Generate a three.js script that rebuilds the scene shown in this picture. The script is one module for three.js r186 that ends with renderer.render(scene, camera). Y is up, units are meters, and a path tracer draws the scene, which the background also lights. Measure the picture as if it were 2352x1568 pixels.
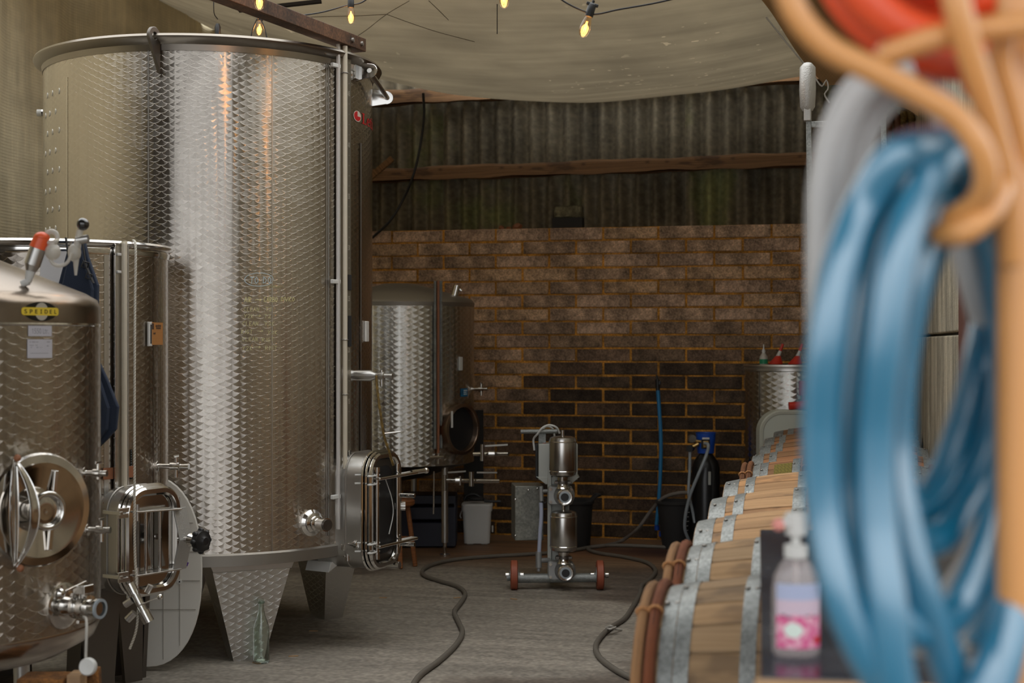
import * as THREE from 'three';
import { RoundedBoxGeometry } from 'three/addons/geometries/RoundedBoxGeometry.js';
import { mergeGeometries } from 'three/addons/utils/BufferGeometryUtils.js';

// ---------------------------------------------------------------- camera, sky, exposure
const YAW = 13 * Math.PI / 180, CA = Math.cos(YAW), SA = Math.sin(YAW), EYE = 1.6;
const camera = new THREE.PerspectiveCamera(2 * Math.atan(784 / 3396) * 180 / Math.PI, 2352 / 1568, 0.05, 200);
camera.position.set(0, EYE, 0);
camera.rotation.set(0, YAW, 0);
camera.focus = 7.4;
camera.userData.fStop = 3.1;
const scene = new THREE.Scene();
const renderer = new THREE.WebGLRenderer({ antialias: true });
renderer.toneMapping = THREE.LinearToneMapping;
renderer.toneMappingExposure = 2.95;
renderer.shadowMap.enabled = true;
{ // overcast sky
  const W = 64, H = 32, d = new Float32Array(W * H * 4);
  for (let y = 0; y < H; y++) for (let x = 0; x < W; x++) {
    const el = ((y + 0.5) / H - 0.5) * Math.PI, s = Math.max(0, Math.sin(el)), l = 1.3 * (1 + 2 * s) / 3;
    d.set([l * 0.97, l * 0.985, l * 1.0, 1], (y * W + x) * 4);
  }
  const t = new THREE.DataTexture(d, W, H, THREE.RGBAFormat, THREE.FloatType);
  t.mapping = THREE.EquirectangularReflectionMapping; t.magFilter = t.minFilter = THREE.LinearFilter; t.needsUpdate = true;
  scene.background = t;
  scene.backgroundIntensity = 1.0;
}

// ---------------------------------------------------------------- helpers
const PI = Math.PI, TAU = PI * 2, R2 = (d) => d * PI / 180;
const V = (x, y, z) => new THREE.Vector3(x, y, z);
let seed = 7;
const rnd = () => { seed = (seed * 1664525 + 1013904223) >>> 0; return seed / 4294967296; };
const rr = (a, b) => a + (b - a) * rnd();
const clamp = (x, a = 0, b = 1) => Math.min(b, Math.max(a, x));
const sstep = (a, b, x) => { const t = clamp((x - a) / (b - a)); return t * t * (3 - 2 * t); };
const lerp = (a, b, t) => a + (b - a) * t;
// room frame: x along the back wall, z out of the back wall, y up.  view(X, y, D): X right of the optical axis, D along it.
const view = (X, y, D) => V(X * CA - D * SA, y, -D * CA - X * SA);
const ray = (px, py) => view((px - 1176) / 3396, (784 - py) / 3396, 1);
const at = (px, py, D) => { const r = ray(px, py); return V(r.x * D, EYE + r.y * D, r.z * D); };
const onY = (px, py, y) => { const r = ray(px, py), t = (y - EYE) / r.y; return V(r.x * t, y, r.z * t); };
const onZ = (px, py, z) => { const r = ray(px, py), t = z / r.z; return V(r.x * t, EYE + r.y * t, z); };
const onX = (px, py, x) => { const r = ray(px, py), t = x / r.x; return V(x, EYE + r.y * t, r.z * t); };

// textures -------------------------------------------------------
function hash2(x, y, s) { let h = Math.imul(x, 374761393) ^ Math.imul(y, 668265263) ^ Math.imul(s, 2246822519); h = Math.imul(h ^ (h >>> 13), 1274126177); return ((h ^ (h >>> 16)) >>> 0) / 4294967296; }
function vnoise(x, y, px, py, s) { // periodic value noise
  const ix = Math.floor(x), iy = Math.floor(y), fx = x - ix, fy = y - iy, u = fx * fx * (3 - 2 * fx), v = fy * fy * (3 - 2 * fy);
  const m = (a, n) => ((a % n) + n) % n;
  const x0 = m(ix, px), x1 = m(ix + 1, px), y0 = m(iy, py), y1 = m(iy + 1, py);
  return lerp(lerp(hash2(x0, y0, s), hash2(x1, y0, s), u), lerp(hash2(x0, y1, s), hash2(x1, y1, s), u), v);
}
function fbm(u, v, fx, fy, oct, s) { let a = 0.5, t = 0, n = 0; for (let i = 0; i < oct; i++) { t += a * vnoise(u * fx, v * fy, fx, fy, s + i); n += a; a *= 0.55; fx *= 2; fy *= 2; } return t / n; }
function dataTex(w, h, f, srgb = true, wrap = true) {
  const d = new Uint8Array(w * h * 4);
  for (let y = 0; y < h; y++) for (let x = 0; x < w; x++) {
    const c = f((x + 0.5) / w, (y + 0.5) / h, x, y), o = (y * w + x) * 4;
    d[o] = clamp(c[0]) * 255; d[o + 1] = clamp(c[1]) * 255; d[o + 2] = clamp(c[2]) * 255; d[o + 3] = 255;
  }
  const t = new THREE.DataTexture(d, w, h);
  t.magFilter = THREE.LinearFilter; t.minFilter = THREE.LinearFilter;
  if (wrap) t.wrapS = t.wrapT = THREE.RepeatWrapping;
  if (srgb) t.colorSpace = THREE.SRGBColorSpace;
  t.needsUpdate = true;
  return t;
}
const grey = (v) => [v, v, v];
const rep = (t, mu, mv = mu) => { const c = t.clone(); c.repeat.set(1 / mu, 1 / mv); c.needsUpdate = true; return c; };
function canvasTex(w, h, draw) {
  const c = document.createElement('canvas'); c.width = w; c.height = h;
  const g = c.getContext('2d'); draw(g, w, h);
  const t = new THREE.CanvasTexture(c); t.colorSpace = THREE.SRGBColorSpace; t.magFilter = t.minFilter = THREE.LinearFilter;
  return t;
}

// geometry -------------------------------------------------------
const flat = (g) => (g.index ? g.toNonIndexed() : g);
function boxUV(g, off = 0) { // uv in metres from the face that each triangle turns to
  g = flat(g); const p = g.attributes.position, n = p.count, uv = new Float32Array(n * 2), a = V(), b = V(), c = V();
  for (let i = 0; i < n; i += 3) {
    a.fromBufferAttribute(p, i); b.fromBufferAttribute(p, i + 1); c.fromBufferAttribute(p, i + 2);
    const m = b.clone().sub(a).cross(c.clone().sub(a)), X = Math.abs(m.x), Y = Math.abs(m.y), Z = Math.abs(m.z);
    [a, b, c].forEach((q, k) => { const o = (i + k) * 2; if (Y >= X && Y >= Z) { uv[o] = q.x + off; uv[o + 1] = q.z; } else if (X >= Z) { uv[o] = q.z + off; uv[o + 1] = q.y; } else { uv[o] = q.x + off; uv[o + 1] = q.y; } });
  }
  g.setAttribute('uv', new THREE.BufferAttribute(uv, 2)); return g;
}
function T(g, p = [0, 0, 0], r = [0, 0, 0], s) {
  const m = new THREE.Matrix4().compose(Array.isArray(p) ? V(...p) : p, new THREE.Quaternion().setFromEuler(new THREE.Euler(...r)), s ? V(...s) : V(1, 1, 1));
  return g.applyMatrix4(m);
}
const box = (w, h, d, p, r, rad = Math.min(0.004, w / 4, h / 4, d / 4), seg = 1) => T(boxUV(rad > 0 ? new RoundedBoxGeometry(w, h, d, seg, rad) : new THREE.BoxGeometry(w, h, d)), p, r);
function frame(a, b, up = V(0, 1, 0)) { // matrix whose y runs from a to b
  const y = b.clone().sub(a).normalize(); let x = up.clone().cross(y); if (x.lengthSq() < 1e-6) x = V(1, 0, 0).cross(y); x.normalize();
  return new THREE.Matrix4().makeBasis(x, y, x.clone().cross(y)).setPosition(a.clone().add(b).multiplyScalar(0.5));
}
const vv = (a) => (Array.isArray(a) ? V(...a) : a);
function rod(a, b, r, r2 = r, seg = 14) { a = vv(a); b = vv(b); return flat(new THREE.CylinderGeometry(r2, r, a.distanceTo(b), seg)).applyMatrix4(frame(a, b)); }
function bar(a, b, w, d, rad = 0.002) { a = vv(a); b = vv(b); const h = a.distanceTo(b); return boxUV(rad ? new RoundedBoxGeometry(w, h, d, 1, Math.min(rad, w / 3, d / 3)) : new THREE.BoxGeometry(w, h, d)).applyMatrix4(frame(a, b)); }
const cyl = (r1, r2, h, p, r, seg = 24) => T(flat(new THREE.CylinderGeometry(r2, r1, h, seg)), p, r);
const ball = (r, p, s = [1, 1, 1], a = 16, b = 12) => T(flat(new THREE.SphereGeometry(r, a, b)), p, [0, 0, 0], s);
const ring = (r, t, p, rot, seg = 32, rad = 8, arc = TAU) => T(flat(new THREE.TorusGeometry(r, t, rad, seg, arc)), p, rot);
function tube(pts, r, seg = 40, closed = false, rad = 10, tension) {
  const c = new THREE.CatmullRomCurve3(pts.map(vv), closed, tension === undefined ? 'centripetal' : 'catmullrom', tension);
  const g = flat(new THREE.TubeGeometry(c, seg, r, rad, closed)), L = c.getLength(), uv = g.attributes.uv;
  for (let i = 0; i < uv.count; i++) uv.setXY(i, uv.getX(i) * L, uv.getY(i) * TAU * r);
  return g;
}
// turned profile [[r, y], ...] with hard edges kept, uv in metres
function lathe(prof, seg = 64, a0 = 0, a1 = TAU, Ruv) {
  const pos = [], nor = [], uv = [], n = prof.length - 1, segN = [];
  for (let i = 0; i < n; i++) { const dr = prof[i + 1][0] - prof[i][0], dy = prof[i + 1][1] - prof[i][1], l = Math.hypot(dr, dy) || 1; segN.push([dy / l, -dr / l]); }
  const avg = (i, j) => { const a = segN[i], b = segN[j]; if (!a || !b) return a || b; if (a[0] * b[0] + a[1] * b[1] < 0.72) return null; const x = a[0] + b[0], y = a[1] + b[1], l = Math.hypot(x, y); return [x / l, y / l]; };
  const RR = Ruv ?? Math.max(...prof.map((p) => p[0])); let v0 = 0;
  for (let i = 0; i < n; i++) {
    const [r0, y0] = prof[i], [r1, y1] = prof[i + 1], L = Math.hypot(r1 - r0, y1 - y0), n0 = (i > 0 && avg(i - 1, i)) || segN[i], n1 = (i < n - 1 && avg(i, i + 1)) || segN[i], v1 = v0 + L;
    for (let k = 0; k < seg; k++) {
      const t0 = a0 + (a1 - a0) * k / seg, t1 = a0 + (a1 - a0) * (k + 1) / seg;
      const put = (r, y, t, nn, v) => { pos.push(r * Math.sin(t), y, r * Math.cos(t)); nor.push(nn[0] * Math.sin(t), nn[1], nn[0] * Math.cos(t)); uv.push(t * RR, v); };
      if (r0 > 1e-6) { put(r0, y0, t0, n0, v0); put(r0, y0, t1, n0, v0); put(r1, y1, t1, n1, v1); }
      if (r1 > 1e-6) { put(r0, y0, t0, n0, v0); put(r1, y1, t1, n1, v1); put(r1, y1, t0, n1, v1); }
    }
    v0 = v1;
  }
  const g = new THREE.BufferGeometry();
  g.setAttribute('position', new THREE.Float32BufferAttribute(pos, 3)); g.setAttribute('normal', new THREE.Float32BufferAttribute(nor, 3)); g.setAttribute('uv', new THREE.Float32BufferAttribute(uv, 2));
  return g;
}
// lathe whose axis runs from a towards b (profile y = 0 at a)
function turned(prof, a, b, seg = 28) { a = vv(a); b = vv(b); const m = frame(a, b).setPosition(a); return lathe(prof, seg).applyMatrix4(m); }
function rrect(w, h, r, cx = 0, cy = 0) {
  const s = new THREE.Shape(), x = cx - w / 2, y = cy - h / 2;
  s.moveTo(x + r, y); s.lineTo(x + w - r, y); s.absarc(x + w - r, y + r, r, -PI / 2, 0); s.lineTo(x + w, y + h - r); s.absarc(x + w - r, y + h - r, r, 0, PI / 2);
  s.lineTo(x + r, y + h); s.absarc(x + r, y + h - r, r, PI / 2, PI); s.lineTo(x, y + r); s.absarc(x + r, y + r, r, PI, 1.5 * PI); return s;
}
const poly = (pts) => { const s = new THREE.Shape(); pts.forEach(([x, y], i) => (i ? s.lineTo(x, y) : s.moveTo(x, y))); s.closePath(); return s; };
function ext(shape, depth, bevel = 0.002, seg = 14) { const g = new THREE.ExtrudeGeometry(shape, { depth: depth - 2 * bevel, bevelEnabled: bevel > 0, bevelThickness: bevel, bevelSize: bevel, bevelOffset: -bevel, bevelSegments: 1, curveSegments: seg }); g.translate(0, 0, bevel); return flat(g); }
const holed = (s, ...h) => { s.holes.push(...h); return s; };
function grid(f, nu, nv, thick = 0, uvf) { // surface f(u, v) -> Vector3, optionally closed with a second face
  const pos = [], uv = [], idx = [], P = [];
  for (let j = 0; j <= nv; j++) for (let i = 0; i <= nu; i++) { const p = f(i / nu, j / nv); P.push(p); pos.push(p.x, p.y, p.z); uv.push(...(uvf ? uvf(i / nu, j / nv, p) : [i / nu, j / nv])); }
  const W = nu + 1; for (let j = 0; j < nv; j++) for (let i = 0; i < nu; i++) { const a = j * W + i; idx.push(a, a + 1, a + W + 1, a, a + W + 1, a + W); }
  let g = new THREE.BufferGeometry(); g.setAttribute('position', new THREE.Float32BufferAttribute(pos, 3)); g.setAttribute('uv', new THREE.Float32BufferAttribute(uv, 2)); g.setIndex(idx); g.computeVertexNormals();
  if (!thick) return flat(g);
  const n = g.attributes.normal, m = P.length, pos2 = pos.slice(), uv2 = uv.concat(uv), id2 = idx.slice();
  for (let i = 0; i < m; i++) pos2.push(P[i].x - n.getX(i) * thick, P[i].y - n.getY(i) * thick, P[i].z - n.getZ(i) * thick);
  for (let i = 0; i < idx.length; i += 3) id2.push(idx[i] + m, idx[i + 2] + m, idx[i + 1] + m);
  const side = (a, b) => id2.push(a, a + m, b + m, a, b + m, b);
  for (let i = 0; i < nu; i++) { side(i + 1, i); side(nv * W + i, nv * W + i + 1); } for (let j = 0; j < nv; j++) { side(j * W, (j + 1) * W); side((j + 1) * W + nu, j * W + nu); }
  g = new THREE.BufferGeometry(); g.setAttribute('position', new THREE.Float32BufferAttribute(pos2, 3)); g.setAttribute('uv', new THREE.Float32BufferAttribute(uv2, 2)); g.setIndex(id2); g.computeVertexNormals();
  return flat(g);
}
// scene graph ----------------------------------------------------
const taken = new Map();
function numbered(n) { const k = taken.get(n) ?? 0; taken.set(n, k + 1); return k ? `${n}_${String(k).padStart(3, '0')}` : n; }
const shade = (m) => { m.castShadow = m.receiveShadow = true; return m; };
function meshOf(name, geos, mat, parent) {
  const list = [].concat(geos).map((g) => { g = flat(g); for (const k of Object.keys(g.attributes)) if (!['position', 'normal', 'uv'].includes(k)) g.deleteAttribute(k); g.morphAttributes = {}; return g; });
  const m = shade(new THREE.Mesh(list.length > 1 ? mergeGeometries(list) : list[0], mat)); m.name = name; parent.add(m); return m;
}
const part = (parent, name, geos, mat, label) => { const m = meshOf(name, geos, mat, parent); if (label) m.userData.label = label; return m; };
function tag(o, label, category, group) { Object.assign(o.userData, { label, category }); if (group) o.userData.group = group; return o; }
function thing(name, label, category, p = V(0, 0, 0), turn = 0, group) { const o = new THREE.Group(); o.name = numbered(name); o.position.copy(vv(p)); o.rotation.y = turn; scene.add(o); return tag(o, label, category, group); }
function solo(name, label, category, geos, mat, group, p, turn = 0) { const m = meshOf(numbered(name), geos, mat, scene); if (p) m.position.copy(vv(p)); m.rotation.y = turn; return tag(m, label, category, group); }
function struct(name, geos, mat) { const m = meshOf(name, geos, mat, scene); m.userData.kind = 'structure'; return m; }
function structGroup(name) { const o = new THREE.Group(); o.name = name; o.userData.kind = 'structure'; scene.add(o); return o; }
// ---------------------------------------------------------------- materials
const std = (o) => new THREE.MeshStandardMaterial(o);
const phy = (o) => new THREE.MeshPhysicalMaterial(o);
const rgb = (r, g, b) => new THREE.Color().setRGB(r, g, b);
// marbled steel: overlapping discs of fine circular brush marks, 70 mm apart in rows 16 mm apart, each laid over the row below
const SW = { w: 0.28, h: 0.256 };
const swirlTex = (() => {
  const W = 1120, H = 1024, r = 0.0435, px = 0.07, py = 0.016, nx = 4, ny = 16;
  const amp = (i, j) => 0.85 + 0.3 * hash2(((i % nx) + nx) % nx, ((j % ny) + ny) % ny, 31), jit = (i, j, s) => (hash2(((i % nx) + nx) % nx, ((j % ny) + ny) % ny, s) - 0.5) * 0.0022;
  return dataTex(W, H, (u, v, X, Y) => {
    const x = u * SW.w, y = v * SW.h, j0 = Math.floor((y + r) / py);
    for (let j = j0; j > j0 - 8; j--) {
      const off = (((j % 2) + 2) % 2) * px / 2, i = Math.round((x - off) / px), dx = x - (i * px + off + jit(i, j, 5)), dy = y - (j * py + jit(i, j, 9)), d = Math.hypot(dx, dy);
      if (d > r) continue;
      const edge = d > r - 0.0014 ? -0.29 : 0, s = (hash2(X, Y, 3) - 0.5) * 0.84 * amp(i, j) + edge, q = d || 1, g = (hash2(X, Y, 8) - 0.5) * 0.03;
      const n = V(s * dx / q + g, s * dy / q - g, 1).normalize();
      return [n.x * 0.5 + 0.5, n.y * 0.5 + 0.5, n.z * 0.5 + 0.5];
    }
    return [0.5, 0.5, 1];
  }, false);
})();
const swirl = (color, rough, scale = 1, ns = 1) => std({ color, metalness: 1, roughness: rough, normalMap: rep(swirlTex, SW.w * scale, SW.h * scale), normalScale: new THREE.Vector2(ns, ns) });
const smudge = dataTex(512, 512, (u, v) => grey(0.35 + 0.65 * fbm(u, v, 5, 5, 5, 3)), false);
const brushTex = dataTex(512, 512, (u, v) => grey(fbm(u, v, 4, 220, 2, 6)), false);
const spangle = dataTex(512, 512, (u, v) => { const n = fbm(u, v, 40, 40, 3, 12), m = fbm(u, v, 6, 6, 4, 15); const k = 0.62 + 0.3 * n + 0.25 * (m - 0.5); return [k, k * 1.0, k * 0.98]; });
const woodTex = (a, b, c, s) => dataTex(1024, 512, (u, v) => { // grain along u
  const w = fbm(u, v, 3, 6, 3, s) * 0.5, g = fbm(u, (v + w * 0.15) % 1, 4, 60, 4, s + 3), st = sstep(0.58, 0.75, fbm(u, v, 5, 4, 4, s + 9)), kx = (u * 2.3 + 0.3) % 1 - 0.5, ky = (v * 1.7 + 0.2) % 1 - 0.5, kn = Math.exp(-(kx * kx * 900 + ky * ky * 260));
  const t = clamp(g * 1.2 - 0.1); let col = [0, 1, 2].map((i) => lerp(a[i], b[i], t)); col = col.map((x, i) => lerp(x, c[i], 0.6 * st + 0.6 * kn)); return col;
});
const oakTex = woodTex([0.62, 0.49, 0.35], [0.76, 0.62, 0.46], [0.50, 0.40, 0.30], 21);
const timberTex = woodTex([0.40, 0.29, 0.19], [0.60, 0.45, 0.30], [0.26, 0.18, 0.12], 44);
const grainTex = dataTex(1024, 1024, (u, v) => { const a = fbm(u, v, 8, 8, 5, 51), b = fbm(u, v, 90, 90, 3, 57); const k = 0.62 + 0.34 * (a - 0.5) * 1.6 + 0.42 * (b - 0.5); return [k, k * 0.985, k * 0.97]; });
const grainBump = dataTex(512, 512, (u, v) => grey(fbm(u, v, 60, 60, 4, 61)), false);
const streakTex = dataTex(1024, 1024, (u, v) => { const a = fbm(u, v, 28, 3, 4, 71), b = fbm(u, v, 9, 6, 5, 75), c = fbm(u, v, 120, 120, 2, 78); const k = 0.52 + 0.16 * (a - 0.5) + 0.34 * (b - 0.5) + 0.12 * (c - 0.5); return [k, k * 0.97, k * 0.88]; });
const sheetTex = dataTex(1024, 1024, (u, v) => { // canvas with damp runs and flaked spots
  const a = fbm(u, v, 5, 5, 5, 81), w = 0.5 + 0.5 * Math.sin(u * TAU * 128) * Math.sin(v * TAU * 128), s = fbm(u, v, 3, 26, 4, 85), sp = sstep(0.80, 0.84, fbm(u, v, 46, 60, 2, 89)) * sstep(0.56, 0.64, fbm(u, v, 4, 4, 2, 90));
  const k = 0.66 + 0.16 * (a - 0.5) + 0.03 * (w - 0.5) + 0.13 * (s - 0.5) + 0.2 * sp; return [k, k * 0.94, k * 0.82];
});
const netTex = dataTex(1024, 1024, (u, v) => {
  const fx = u + 0.0015 * Math.sin(v * TAU * 3), fy = v + 0.0015 * Math.sin(u * TAU * 4), wx = Math.pow(Math.abs(Math.sin(fx * PI * 110)), 0.6), wy = Math.pow(Math.abs(Math.sin(fy * PI * 110)), 0.6), a = fbm(u, v, 4, 7, 5, 95), b = fbm(u, v, 24, 3, 3, 97);
  const k = 0.68 + 0.12 * Math.max(wx, wy) * Math.min(1, 0.5 + wx * wy) + 0.16 * (a - 0.5) + 0.12 * (b - 0.5); return [k * 1.06, k * 1.01, k * 0.87];
});
const netBump = dataTex(1024, 1024, (u, v) => grey(0.5 + 0.25 * Math.sin(u * TAU * 55) + 0.25 * Math.sin(v * TAU * 55)), false);
const asbTex = dataTex(1024, 1024, (u, v) => { const a = fbm(u, v, 24, 2, 4, 101), b = fbm(u, v, 5, 4, 5, 105), c = fbm(u, v, 90, 90, 2, 107); const k = 0.42 + 0.20 * (a - 0.5) + 0.2 * (b - 0.5) + 0.14 * (c - 0.5), m = sstep(0.5, 0.7, b); return [k * lerp(1, 0.92, m), k * lerp(0.96, 0.97, m), k * lerp(0.86, 0.70, m)]; });

const M = {
  swirl: swirl(rgb(0.55, 0.51, 0.46), 0.10),
  swirlFine: swirl(rgb(0.48, 0.43, 0.375), 0.10),
  swirlBack: swirl(rgb(0.56, 0.55, 0.52), 0.11, 1.3, 1.6),
  leg: swirl(rgb(0.60, 0.59, 0.57), 0.28, 1.1, 1.2),
  steel: std({ color: rgb(0.60, 0.585, 0.56), metalness: 1, roughness: 0.28, bumpMap: rep(brushTex, 0.3), bumpScale: 0.0001 }),
  polished: std({ color: rgb(0.66, 0.645, 0.62), metalness: 1, roughness: 0.11 }),
  satin: std({ color: rgb(0.58, 0.57, 0.55), metalness: 1, roughness: 0.34 }),
  rimSteel: std({ color: rgb(0.30, 0.27, 0.235), metalness: 1, roughness: 0.3 }),
  dull: std({ color: rgb(0.36, 0.34, 0.31), metalness: 1, roughness: 0.5 }),
  dark: std({ color: rgb(0.16, 0.145, 0.13), metalness: 1, roughness: 0.45 }),
  zinc: std({ color: rgb(0.43, 0.45, 0.455), metalness: 0.5, roughness: 0.5, map: rep(spangle, 0.25) }),
  cast: std({ color: rgb(0.34, 0.345, 0.34), metalness: 0.6, roughness: 0.5 }),
  paintGrey: std({ color: rgb(0.40, 0.41, 0.38), roughness: 0.45 }),
  black: std({ color: rgb(0.012, 0.012, 0.013), roughness: 0.42 }),
  blackMatt: std({ color: rgb(0.018, 0.017, 0.017), roughness: 0.8 }),
  navyBag: std({ color: rgb(0.012, 0.014, 0.03), roughness: 0.4 }),
  white: std({ color: rgb(0.60, 0.60, 0.58), roughness: 0.45 }),
  board: std({ color: rgb(0.60, 0.585, 0.54), roughness: 0.6 }),
  clear: phy({ color: rgb(0.93, 0.95, 0.93), roughness: 0.03, transmission: 1, thickness: 0, ior: 1.45 }),
  milk: phy({ color: rgb(0.75, 0.72, 0.66), roughness: 0.35, transmission: 0.5, thickness: 0 }),
  sightTube: phy({ color: rgb(0.80, 0.74, 0.62), roughness: 0.16, transmission: 0.35, thickness: 0, ior: 1.5 }),
  glass: phy({ color: rgb(0.90, 0.96, 0.92), roughness: 0.0, transmission: 1, thickness: 0.01, ior: 1.5, attenuationColor: rgb(0.75, 0.92, 0.82), attenuationDistance: 0.3 }),
  red: std({ color: rgb(0.55, 0.03, 0.015), roughness: 0.35 }),
  orange: std({ color: rgb(0.80, 0.11, 0.03), roughness: 0.35 }),
  rust: std({ color: rgb(0.30, 0.075, 0.035), roughness: 0.55 }),
  blueCap: std({ color: rgb(0.01, 0.07, 0.42), roughness: 0.35 }),
  blueTube: std({ color: rgb(0.02, 0.19, 0.42), roughness: 0.35 }),
  blueHose: phy({ color: rgb(0.001, 0.158, 0.285), roughness: 0.27, ior: 2.0, clearcoat: 1, clearcoatRoughness: 0.3 }),
  greyHose: phy({ color: rgb(0.42, 0.41, 0.40), roughness: 0.4, clearcoat: 0.3, clearcoatRoughness: 0.3 }),
  redHose: phy({ color: rgb(0.80, 0.085, 0.018), roughness: 0.4, clearcoat: 0.3, clearcoatRoughness: 0.3 }),
  peach: phy({ color: rgb(0.66, 0.30, 0.09), roughness: 0.36, clearcoat: 0.5, clearcoatRoughness: 0.25 }),
  floorHose: std({ color: rgb(0.13, 0.115, 0.095), roughness: 0.6 }),
  lineHose: phy({ color: rgb(0.30, 0.34, 0.37), roughness: 0.3, clearcoat: 0.3 }),
  brass: std({ color: rgb(0.62, 0.42, 0.17), metalness: 1, roughness: 0.35 }),
  copper: std({ color: rgb(0.26, 0.10, 0.045), roughness: 0.6 }),
  timber: std({ map: rep(timberTex, 1.2, 0.35), roughness: 0.85, bumpMap: rep(grainBump, 0.6, 0.1), bumpScale: 0.002 }),
  stool: std({ map: rep(timberTex, 0.7, 0.2), color: rgb(1.15, 0.8, 0.55), roughness: 0.55 }),
  plank: std({ map: rep(oakTex, 0.8, 0.3), roughness: 0.7 }),
  rustBeam: std({ color: rgb(0.26, 0.125, 0.06), roughness: 0.6, metalness: 0.1, map: rep(grainTex, 0.8) }),
  chestnut: std({ map: rep(timberTex, 0.25, 0.12), color: rgb(1.15, 0.85, 0.72), roughness: 0.8, bumpMap: rep(grainBump, 0.2), bumpScale: 0.002 }),
  willow: std({ map: rep(oakTex, 0.25, 0.12), color: rgb(1.1, 0.85, 0.65), roughness: 0.8 }),
  hoopCream: std({ map: rep(oakTex, 0.25, 0.12), color: rgb(1.15, 0.98, 0.85), roughness: 0.8, bumpMap: rep(grainBump, 0.2), bumpScale: 0.002 }),
  hoopRed: std({ map: rep(timberTex, 0.25, 0.12), color: rgb(1.4, 0.8, 0.7), roughness: 0.8, bumpMap: rep(grainBump, 0.2), bumpScale: 0.002 }),
  vessel: std({ color: rgb(0.55, 0.54, 0.52), metalness: 1, roughness: 0.24 }),
  navy: std({ color: rgb(0.016, 0.026, 0.052), roughness: 0.85, bumpMap: rep(grainBump, 0.1), bumpScale: 0.001 }),
  rope: std({ color: rgb(0.44, 0.42, 0.38), roughness: 0.85 }),
  slateTop: std({ color: rgb(0.014, 0.022, 0.042), roughness: 0.34, roughnessMap: rep(smudge, 0.7) }),
  purple: std({ color: rgb(0.10, 0.03, 0.30), roughness: 0.6 }),
  sponge: std({ color: rgb(0.50, 0.21, 0.05), roughness: 0.9, map: rep(grainTex, 0.25) }),
  bung: std({ color: rgb(0.70, 0.52, 0.46), roughness: 0.5 }),
  pink: std({ color: rgb(0.72, 0.28, 0.24), roughness: 0.5 }),
  brownHose: std({ color: rgb(0.16, 0.065, 0.035), roughness: 0.5 }),
  yellowHose: std({ color: rgb(0.42, 0.27, 0.06), roughness: 0.6, map: rep(grainTex, 0.1) }),
  tarp: phy({ color: rgb(1.1, 0.84, 0.58), map: rep(sheetTex, 2.5), roughness: 1, transmission: 0.45, thickness: 0, ior: 1.2, specularIntensity: 0.2 }),
  cordBrown: std({ color: rgb(0.16, 0.13, 0.09), roughness: 0.9 }),
  tape: std({ color: rgb(0.40, 0.39, 0.37), metalness: 0.5, roughness: 0.42, bumpMap: rep(grainBump, 0.25), bumpScale: 0.0012 }),
};
const oak = [[1.12, 1.06, 0.98], [1.0, 0.93, 0.84], [0.84, 0.76, 0.67], [1.15, 0.98, 0.80]].map((c, i) => { const t = rep(oakTex, 0.95, 0.35); t.offset.set(i * 0.27, i * 0.31); return std({ color: rgb(...c), map: t, roughness: 0.75, bumpMap: rep(grainBump, 0.5, 0.15), bumpScale: 0.001 }); });
const oakGrey = [[0.80, 0.84, 0.88], [0.70, 0.73, 0.76], [0.88, 0.88, 0.86]].map((c, i) => { const t = rep(oakTex, 0.95, 0.35); t.offset.set(i * 0.37, i * 0.11); return std({ color: rgb(...c), map: t, roughness: 0.85 }); });
const oakDark = [[0.62, 0.48, 0.40], [0.5, 0.40, 0.33], [0.72, 0.52, 0.42]].map((c, i) => { const t = rep(oakTex, 0.95, 0.35); t.offset.set(i * 0.17, i * 0.21); return std({ color: rgb(...c), map: t, roughness: 0.8 }); });

// ---------------------------------------------------------------- the building
const XL = -5.2, XR = 0.45, ZB = -11.9, ZF = -2.0, WALLTOP = 2.53;
const floorTex = dataTex(2048, 2048, (u, v) => { // x from -6.2 to 1.8, z from -12.2 to -0.2
  const x = -6.2 + u * 8, z = -0.2 - v * 12;
  const a = fbm(u, v, 5, 8, 6, 201), st = fbm(u, v, 7, 260, 3, 207), st2 = fbm(u, v, 3, 70, 4, 211), fine = fbm(u, v, 400, 600, 2, 215), wet = fbm(u, v, 6, 12, 5, 219);
  let k = 0.56 + 0.2 * (a - 0.5) + 0.12 * (st - 0.5) + 0.12 * (st2 - 0.5) + 0.2 * (fine - 0.5);
  let c = [k, k * 0.945, k * 0.87];
  const dk = sstep(0.50, 0.66, wet) * 0.35; c = c.map((q, i) => q * (1 - dk * [0.9, 1, 1.05][i]));
  const brown = sstep(-9.9, -11.0, z + 0.5 * (a - 0.5)) * 0.8; c = c.map((q, i) => lerp(q, [0.60, 0.42, 0.27][i] * (0.6 + 0.9 * a) * (0.8 + 0.5 * (st - 0.3)), brown));
  const wine = sstep(0, 1, 1 - Math.hypot((x + 1.4) / 1.1, (z + 11.2) / 0.62) + 0.6 * (a - 0.5)); c = c.map((q, i) => lerp(q, [0.17, 0.075, 0.06][i], wine * 0.85));
  return c;
}, true, false);
const floorBump = dataTex(1024, 1024, (u, v) => grey(0.5 * fbm(u, v, 10, 90, 4, 231) + 0.5 * fbm(u, v, 120, 120, 3, 235)), false);
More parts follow.
